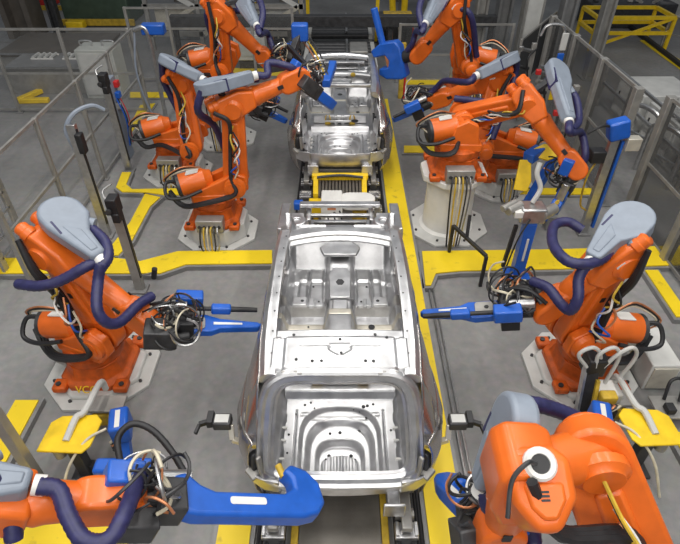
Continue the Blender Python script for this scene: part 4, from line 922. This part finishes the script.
b = MB(); b.box(q+V((1.2, .6, .7)), (2.0, 7, 1.4), yaw=.35); b.done('body', 'lgrey', r, .03); b = MB(); b.box(q+V((1.2, .6, 1.43)), (1.6, 6.6, .05), yaw=.35); b.done('lid', 'white', r, .01); b = MB(); b.box(q+V((.24, .25, .75)), (.03, 5, .12), yaw=.35); b.done('red_stripe', 'red', r)
b = MB(); P = [g(600, 2, .06), g(640, 34, .06), g(690, 72, .06)]; b.tube(P, .09, 8); tag(b.done('floor_cable', 'black'), 'thick black cable lying along the far right floor', 'cable')
# machine at the upper left
q = g(98, 26); r = thing('press_machine', q, 'dark green machine with a white bay at the upper left', 'machine')
b = MB(); b.box(q+V((0, 1.0, .5)), (2.4, 1.8, 1.0)); b.done('housing', 'green', r, .05)
b = MB(); b.box(q+V((0, .06, 1.25)), (2.0, .1, .5)); b.done('window_frame', 'dark', r, .03)
b = MB(); b.box(q+V((.1, .7, 1.12)), (1.2, .8, .2)); b.done('white_bay', 'white', r, .02)
b = MB(); b.bar(q+V((-1.2, -.1, .15)), q+V((1.4, -.1, .15)), .12, .22); b.done('yellow_bumper', 'ydirty', r, .02)
b = MB(); b.box(q+V((-.55, -.5, .18)), (.6, .4, .25)); b.done('yellow_step', 'yellow', r, .04)
q = g(50, 10); r = thing('pallet_frame', q, 'yellow pallet frame on the floor at the top left', 'frame')
for dx, dy, sx, sy in ((0, 0, 2.2, .08), (0, 1.4, 2.2, .08), (-1.1, .7, .08, 1.4), (1.1, .7, .08, 1.4)): b = MB(); b.box(q+V((dx, dy, .08)), (sx, sy, .16)); b.done('bar', 'ydirty', r)
b = MB(); b.box(q+V((-.3, .6, .25)), (.8, .6, .35)); b.done('red_crate', 'red', r, .03)
# pale roof-truss sections stacked behind the left framed fence
r = thing('truss_rack', (-3.6, 18.0, 0), 'rack of pale diagonal braces behind the framed fence at upper left', 'rack')
for x in (-6.0, -4.4, -2.8, -1.2): b = MB(); b.bar((x, 18, 0), (x, 18, 2.2), .12, .12); b.done('upright', 'gsteel', r)
for z in (.5, 1.3, 2.1): b = MB(); b.bar((-6.1, 18, z), (-1.1, 18, z), .12, .14); b.done('beam', 'gsteel', r)
for k in range(3):
    x = -6.0+1.6*k
    b = MB(); b.bar((x+.1, 17.95, .5), (x+1.5, 17.95, 1.3), .06, .14); b.done('brace', 'cream', r)
    b = MB(); b.bar((x+.1, 17.95, 2.1), (x+1.5, 17.95, 1.3), .06, .14); b.done('brace', 'lgrey', r)
    b = MB(); b.box((x+.8, 18.15, .95), (1.2, .05, .55)); b.done('panel', 'lgrey' if k else 'cream', r)
q = g(252, 70.5); r = thing('tool_cabinet', q, 'small grey cabinet behind the farthest left robot', 'cabinet')
q = g(252, 70.5); b = MB(); b.box(q+V((0, .2, .65)), (.9, .5, .7)); b.done('body', 'lgrey', r, .02); b = MB(); b.box(q+V((0, .2, .15)), (.7, .4, .3)); b.done('plinth', 'dark', r); b = MB(); b.box(q+V((.0, -.06, .68)), (.7, .02, .5)); b.done('door', 'beige', r)
# next station at the top of the picture
for k, (y, lab) in enumerate(((15.6, 'dark roller table with pale side frames directly behind the far car body'), (18.6, 'dark roller table with pale side frames beyond the gantry beam'))):
    r = thing('roller_table', (0, y, 0), lab, 'roller table', 'roller tables beyond the far car')
    for s in (-1, 1):
        b = MB(); b.bar((s*.95, y-1.1, .55), (s*.95, y+1.1, .55), .12, .16); b.done('side_frame', 'lgrey', r, .01)
        for j in (-1, 1): b = MB(); b.bar((s*.95, y+j, 0), (s*.95, y+j, .48), .1); b.done('leg', 'grey', r)
    for i in range(8): b = MB(); b.cyl((-.88, y-1.0+i*.285, .55), (.88, y-1.0+i*.285, .55), .10, n=12); b.done('roller', 'dark', r)
    b = MB(); b.bar((.2, y-1.1, .68), (.2, y+1.1, .68), .06, .06); b.done('guide_bar', 'steel', r)
    if k == 0:
        b = MB(); b.box((.52, y-.1, .75), (.5, .9, .2)); b.done('clamp_block', 'gsteel', r, .03)
r = thing('gantry_beam', (0, 16.95, 0), 'dark gantry beam crossing the line between the two roller tables', 'gantry')
b = MB(); b.bar((-5.0, 16.95, 1.15), (4.6, 16.95, 1.15), .3, .3); b.done('beam', 'dark', r, .01)
for x in (-4.9, -1.5, 1.5, 4.5): b = MB(); b.bar((x, 16.95, 0), (x, 16.95, 1.0), .14, .14); b.done('post', 'dark', r)
r = thing('gantry_frame', (0, 24.6, 0), 'wide brown overhead frame at the very top of the picture', 'gantry')
b = MB(); b.bar((-7, 24.6, .95), (7, 24.6, .95), .3, .4); b.done('beam', 'brown', r, .02)
for x in (-6.8, -2.4, 2.4, 6.8): b = MB(); b.bar((x, 24.6, 0), (x, 24.6, .75), .25, .25); b.done('post', 'brown', r)
for k, (px, lab) in enumerate(((302, 'leftmost yellow guide pole beside the roller tables'), (309, 'yellow guide pole just left of the roller tables'), (376, 'yellow guide pole right of the roller tables'))):
    q = g(px, 42); r = thing('guide_pole', q, lab, 'guide pole', 'yellow guide poles')
    b = MB(); b.bar(q, q+V((0, 0, 1.4)), .11, .11); b.done('pole', 'yellow', r); b = MB(); b.box(q+V((0, 0, .02)), (.3, .3, .04)); b.done('foot_plate', 'dark', r)
for k, (px, py, w, lab) in enumerate(((278, 44, .9, 'dark tooling block left of the roller tables'), (395, 50, 1.1, 'dark tooling block right of the roller tables behind the blue plate gun'), (246, 34, 1.2, 'dark tooling block behind the farthest left robot'))):
    q = g(px, py); r = thing('tooling_block', q, lab, 'tooling', 'dark tooling blocks')
    b = MB(); b.box(q+V((0, .3, .5)), (w, .8, 1.0)); b.done('body', 'dark', r, .03)
    b = MB(); b.box(q+V((0, -.05, 1.08)), (w*.8, .3, .15)); b.done('clamp', 'ydirty', r, .02)
    for j in range(5): b = MB(); b.tube([q+V((-w*.4+j*w*.2, -.1, .9)), q+V((-w*.35+j*w*.2, -.35, .7)), q+V((-w*.3+j*w*.18, -.2, .2))], .025, 6); b.done('cable', ('black', 'copper', 'cable', 'black', 'red')[j], r)
q = g(412, 66); r = thing('marker_post', g(400, 95), 'yellow brown post with a red strip beside the broad blue plate gun', 'post')
q = g(400, 98); b = MB(); b.box(q+V((0, 0, .7)), (.12, .12, 1.4)); b.done('post', 'ydirty', r, .01); b = MB(); b.box(q+V((.09, .0, .6)), (.05, .08, 1.2)); b.done('cover_strip', 'red', r)
r = thing('white_housing', g(413, 16), 'white control housing at the top edge left of the farthest right robot', 'cabinet')
q = g(416, 18); b = MB(); b.box(q+V((0, .3, .9)), (1.5, .8, .5)); b.done('housing', 'white', r, .03)
for s in (-1, 1): b = MB(); b.bar(q+V((s*.6, .3, 0)), q+V((s*.6, .3, .65)), .12); b.done('leg', 'grey', r)
b = MB(); b.tube([q+V((-.9, -.3, .1)), q+V((-.95, -.35, .9)), q+V((-.55, -.35, 1.0)), q+V((-.5, -.3, .1))], .12, 10); b.done('yellow_guard', 'yellow', r)
# barrier rail by the white pedestal
a_, b_, c_, d_ = g(450, 251), aty(453, 219, g(450, 251).y), None, None
r = thing('barrier_rail', P2g(465, 262), 'bent black barrier rail on the yellow cross plate by the white pedestal', 'barrier')
p0 = g(449, 252, .1); p1 = V((p0.x, p0.y, .62)); p3 = g(480, 286, .0); p2 = V((p3.x, p3.y, .58))
for n_, (u_, v_) in (('post', (p0, p1)), ('rail', (p1, p2)), ('post', (p3, p2))): b = MB(); b.bar(u_, v_, .05, .05); b.done(n_, 'black', r, .006)
m_ = (p1+p2)/2-(p2-p1)*.08; b = MB(); b.bar(m_, m_+V((.02, .12, .34)), .05, .05); b.done('stub', 'black', r)
# blue riser with its gripper and yellow plates
q = g(516, 275, .102); r = thing('tool_riser', q, 'blue riser post carrying a silver clamp head right of the barrier rail', 'riser')
b = MB(); b.bar(q, q+V((0, 0, 1.0)), .17, .17); b.done('post', 'blue', r, .015)
b = MB(); b.box(q+V((0, 0, .02)), (.36, .36, .04)); b.done('foot_plate', 'blue', r, .01)
b = MB(); b.bar(q+V((.0, -.09, .35)), q+V((.0, -.09, .75)), .03, .02); b.done('label', 'white', r)
hd = MB(); hd.box(q+V((0, .05, 1.12)), (.36, .28, .24)); hd = hd.done('clamp_head', 'steel', r, .03)
for dx, dz, rr in ((-.28, .1, .07), (-.36, .14, .05), (.22, .04, .08), (.15, -.06, .06)): b = MB(); b.cyl(q+V((dx-.1, -.05, 1.1+dz)), q+V((dx+.12, .1, 1.12+dz)), rr, n=12); b.done('clamp_cylinder', 'gsteel', hd, .01)
b = MB(); b.box(q+V((-.22, -.05, 1.16)), (.12, .1, .1)); b.done('white_block', 'white', hd, .01)
b = MB(); b.tube([q+V((-.05, -.1, 1.1)), q+V((-.2, -.2, .8)), q+V((-.3, -.25, .2)), q+V((-.3, -.2, .03))], .012); b.done('cable', 'black', r)
b = MB(); b.bar(q+V((-.2, -.03, .95)), q+V((-.25, -.03, .2)), .05, .05); b.done('side_bar', 'black', r)
b = MB(); b.tube([q+V((0, .1, 1.25)), q+V((.08, .15, 1.45)), q+V((.0, .2, 1.65)), q+V((.02, .25, 1.8))], .035, 8); b.done('pipe', 'lgrey', r)
q = P2g(548, 228); r = thing('gun_rack', q, 'blue forked gun rack with two yellow plates behind the blue riser', 'gun rack')
t_ = q.y
def AY(px, py, dy=0): return aty(px, py, t_+dy)
b = MB(); b.bar(q, V((q.x, q.y, AY(548, 215).z)), .16, .16); b.done('post', 'grey', r, .01)
b = MB(); b.bar(AY(522, 212), AY(562, 146, .3), .12, .15, w2=.15); b.done('blue_arm', 'blue', r, .02)
b = MB(); b.bar(AY(548, 218), AY(522, 206), .12, .12); b.done('blue_brace', 'blue', r, .02)
b = MB(); b.bar(AY(535, 196), AY(522, 208), .2, .10); b.done('blue_foot', 'blue', r, .02)
b = MB(); b.bar(AY(528, 158), AY(540, 150, .2), .2, .16); b.done('blue_head', 'blue', r, .02)
o_ = AY(522, 176, -.1); b = MB(); b.prism([(-.13, -.22), (.08, -.25), (.15, -.10), (.13, .26), (-.05, .26)], o_, (1, 0, 0), (0, .5, .85), .05); b.done('yellow_plate', 'yellow', r, .01)
o_ = AY(547, 152, .1); b = MB(); b.prism([(-.22, -.08), (.0, -.15), (.22, -.06), (.20, .10), (-.05, .13), (-.22, .05)], o_, (1, 0, 0), (0, .7, .7), .05); b.done('yellow_plate', 'yellow', r, .01)
# tip dressing stands with their yellow plates
def dresser(q, s, labs):
    r = thing('tip_dresser_stand', q, labs, 'dresser stand', 'tip dresser stands'); q = V(q)
    b = MB(); b.bar(q, q+V((0, 0, .575)), .12, .12); b.box(q+V((0, 0, .02)), (.3, .3, .04)); b.done('post', 'dark', r, .01)
    b = MB(); b.prism([(-.26, -.16), (.20, -.18), (.26, -.10), (.28, .20), (.20, .28), (-.16, .26), (-.25, .18)], q+V((-.05*s, .05, .60)), (s, 0, 0), (0, 1, 0), .03); b.done('yellow_plate', 'yellow', r, .01)
    b = MB(); b.tube([q+V((-.05*s, .0, .62)), q+V((-.03*s, .25, .66)), q+V((.03*s, .34, .66)), q+V((.04*s, .75, .62)), q+V((.04*s, .80, .45))], .035, 10); b.done('grey_pipe', 'lgrey', r)
    b = MB(); b.box(q+V((.40*s, .26, .52)), (.20, .30, .26), yaw=.25*s); bb = b.done('blue_box', 'blue', r, .03)
    b = MB(); b.box(q+V((.40*s, .25, .652)), (.05, .22, .006), yaw=.25*s); b.done('label', 'white', bb)
    b = MB(); b.bar(q+V((.40*s, .24, .38)), q+V((.44*s, .02, .08)), .12, .12); b.done('blue_leg', 'blue', r, .01)
    b = MB(); b.bar(q+V((.0, .02, .12)), q+V((.5*s, .02, .12)), .08, .08); b.done('cross_tube', 'dark', r)
    b = MB(); b.tube([q+V((.30*s, .16, .60)), q+V((.15*s, -.0, .62)), q+V((.0, -.22, .45)), q+V((-.1*s, -.40, .1))], .014); b.done('white_cord', 'cable', r)
    b = MB(); b.box(q+V((.08*s, .62, .40)), (.44, .22, .04)); b.done('shelf', 'gsteel', r, .005)
    for k in (-.1, .26):
        b = MB(); b.bar(q+V((k*s, .62, 0)), q+V((k*s, .62, .38)), .04); b.done('shelf_leg', 'gsteel', r)
    b = MB(); b.box(q+V((.08*s, .60, .22)), (.3, .16, .2)); b.done('motor', 'ydirty', r, .02)
    for k in range(6): b = MB(); b.tube([q+V((.32*s, .5, .45-.03*k)), q+V((.30*s+.03*k, .38, .58)), q+V((.42*s, .3, .40)), q+V((.3*s, .12, .25+.03*k))], .016); b.done('cable', ('black', 'dark', 'black', 'copper', 'black', 'cable')[k], r)
    b = MB(); b.cyl(q+V((-.16*s, -.02, .585)), q+V((-.16*s, -.02, .40)), .06, n=12); b.done('cutter_head', 'gsteel', r)
    return r
dresser((-2.74, 3.14, 0), 1, 'yellow plated dresser stand with a blue box in front of the left foreground robot')
dresser((3.2, 3.22, 0), -1, 'yellow plated dresser stand with a blue box at the right edge')
r = thing('blue_gun_holder', g(128, 496), 'blue slotted holder behind the blurred hose at lower left', 'holder')
q = g(140, 502); b = MB(); b.box(q+V((0, 0, .62)), (.56, .16, .20)); b.done('blue_block', 'blue', r, .03); b = MB(); b.bar(q+V((0, 0, 0)), q+V((0, 0, .52)), .12); b.done('post', 'dark', r)
# cooling water stand and grey box behind the right foreground robot's plate
q = P2g(580, 428); r = thing('water_stand', q, 'black channel stand with three white looping hoses in front of the right foreground robot', 'hose stand')
b = MB(); b.bar(q+V((-.04, -.05, .03)), q+V((.0, .25, .80)), .14, .10); b.done('channel', 'black', r, .01)
b = MB(); b.bar(q+V((.02, -.12, .08)), q+V((.05, .14, .70)), .04, .06); b.done('yellow_strip', 'ydirty', r)
b = MB(); b.bar(q+V((-.11, -.05, .03)), q+V((-.08, .25, .80)), .025, .10); b.done('steel_edge', 'steel', r)
b = MB(); b.box(q+V((.02, .28, .82)), (.22, .2, .26)); b.done('black_valve', 'black', r, .02)
b = MB(); b.box(q+V((.22, .16, .35)), (.28, .24, .4)); b.done('white_manifold', 'white', r, .02)
b = MB(); b.box(q+V((-.04, -.08, .015)), (.3, .3, .03)); b.done('foot_plate', 'grey', r)
b = MB(); b.box(q+V((.16, .02, .55)), (.18, .12, .12)); b.done('brass_valve', 'ydirty', r, .02)
b = MB(); b.box(q+V((.14, -.08, .42)), (.2, .1, .14)); b.done('bracket', 'dark', r, .01)
for k, dx in enumerate((-.20, 0, .18)):
    b = MB(); b.tube([q+V((dx*.5, .2, .85)), q+V((dx*1.1-.02, .2, 1.05)), q+V((dx*1.1+.12, .22, 1.14)), q+V((dx+.24, .24, .95)), q+V((dx*.6+.2, .22, .5))], .022, 8); b.done('white_hose', 'lgrey', r)
q = V((3.96, 4.3, 0)); r = thing('junction_cabinet', q, 'pale grey floor cabinet behind the looping white hoses on the right', 'cabinet')
b = MB(); b.box(q+V((.0, .32, .22)), (.36, .66, .44)); b.done('body', 'lgrey', r, .015); b = MB(); b.box(q+V((0, -.02, .22)), (.30, .02, .36)); b.done('cover_plate', 'cream', r, .005)
q = V((3.80, 3.88, 0)); r = thing('steel_tray', q, 'flat steel tray with a looped black cable beside the grey floor cabinet', 'tray')
b = MB(); b.box(q+V((.14, 0, .18)), (.5, .32, .03)); b.done('plate', 'gsteel', r, .005)
for k in (-.05, .33): b = MB(); b.bar(q+V((k, 0, 0)), q+V((k, 0, .165)), .05); b.done('leg', 'dark', r)
b = MB(); b.tube([q+V((.05, .1, .2)), q+V((.1, .2, .42)), q+V((.24, .2, .42)), q+V((.20, .05, .22))], .02); b.done('cable', 'black', r)
b = MB(); b.box(q+V((.03, -.06, .24)), (.10, .12, .08)); b.done('valve', 'black', r, .01)
# rail beside the right robot
b = MB(); b.bar(g(611, 318, .04)+V((.1, 0, 0)), g(640, 372, .04)+V((.1, 0, 0)), .03, .05); tag(b.done('floor_rail', 'dark'), 'short dark rail on the floor right of the right foreground robot', 'rail')
# gauge heads clipped to the rear corners of the near body
for s, lab in ((-1, 'black and white gauge head beside the left rear corner of the near car body'), (1, 'black and white gauge head beside the right rear corner of the near car body')):
    y = 3.06
    r = thing('gauge_head', (s*1.08, y, .6), lab, 'gauge', 'gauge heads at the car body corners')
    b = MB(); b.box((s*1.12, y, 1.06), (.17, .13, .10)); hd = b.done('head', 'dark', r, .012)
    b = MB(); b.box((s*1.12, y, 1.113), (.13, .09, .01)); b.done('white_label', 'lgrey', hd)
    b = MB(); b.box((s*1.24, y+.03, 1.06), (.06, .14, .09)); b.bar((s*1.26, y, 1.06), (s*1.34, y-.03, 1.06), .04, .05); b.bar((s*1.335, y-.03, 1.06), (s*1.36, y-.12, 1.04), .03, .04); b.done('gripper_finger', 'black', r, .006)
    b = MB(); b.bar((s*1.04, y-.02, 1.04), (s*1.03, y-.10, .92), .05, .04); b.bar((s*1.03, y-.10, .92), (s*.96, y-.10, .88), .05, .05); b.done('mount', 'cream', r, .006)

# pale upright panels and tooling posts between the right hand columns
for k, (px, py, w_, h_, m, lab) in enumerate(((521, 72, .5, 2.6, 'lgrey', 'pale upright panel between the slim grey column and the vertical hose cover'),)):
    q = P2g(px, py); r = thing('upright_panel', q, lab, 'panel')
    b = MB(); b.box(q+V((0, 0, h_/2)), (w_, .08, h_)); b.done('sheet', m, r, .01)
    b = MB(); b.box(q+V((0, 0, .03)), (w_*1.1, .4, .06)); b.done('foot', 'grey', r)
    for sx in (-1, 1): b = MB(); b.box(q+V((sx*w_*.46, -.05, h_/2)), (.05, .05, h_)); b.done('edge', 'gsteel', r)
for k, (x_, y_) in enumerate(((4.35, 12.5), (4.3, 11.0), (4.4, 9.9))):
    r = thing('clamp_post', (x_, y_, 0), ('farthest clamp post on the cell side of the right guard fence', 'middle clamp post on the cell side of the right guard fence', 'clamp post nearest the blue topped sensor post')[k], 'clamp post', 'clamp posts along the right fence'); q = V((x_, y_, 0))
    b = MB(); b.box(q+V((0, 0, .9)), (.10, .10, 1.8)); b.done('post', 'gsteel', r, .008)
    for j in range(4):
        z_ = .5+.38*j; b = MB(); b.cyl(q+V((-.05, -.05, z_)), q+V((-.36, -.28, z_+.12)), .04, n=10); cl = b.done('clamp', 'steel' if j % 2 else 'dark', r)
        b = MB(); b.box(q+V((-.38, -.3, z_+.13)), (.1, .08, .1)); b.done('jaw', ('red', 'gsteel', 'dark', 'steel')[(j+k) % 4], cl, .01)
    b = MB(); b.tube([q+V((.05, -.06, 1.7)), q+V((-.15, -.2, 1.5)), q+V((-.05, -.2, .9)), q+V((-.1, -.1, .1))], .02); b.done('cable', 'black', r)
# ------------------------------------------------------------------ light: rows of hall lamps and an added even ambient fill
w = bpy.data.worlds.new('world'); bpy.context.scene.world = w; w.use_nodes = True
w.node_tree.nodes['Background'].inputs['Color'].default_value = (.86, .92, 1, 1)
w.node_tree.nodes['Background'].inputs['Strength'].default_value = .23
def lamp(loc, sx, sy, power, col=(1, .97, .92), rot=(0, 0, 0)):
    l = bpy.data.lights.new('hall_lamp', 'AREA'); l.shape = 'RECTANGLE'; l.size = sx; l.size_y = sy; l.energy = power; l.color = col
    o = bpy.data.objects.new('hall_lamp', l); C.objects.link(o); o.location = loc; o.rotation_euler = rot
for x in (-4.2, 0, 4.2):
    for y in (-13, -7, -1, 4.5, 9.5):
        lamp((x, y, 9.5), .5, 4.2, 190 if y < 9 else 165)
for x in (-9, 9):
    lamp((x, 4, 9.5), .5, 4, 80)
lamp((0, 19, 9.5), .5, 4, 12)
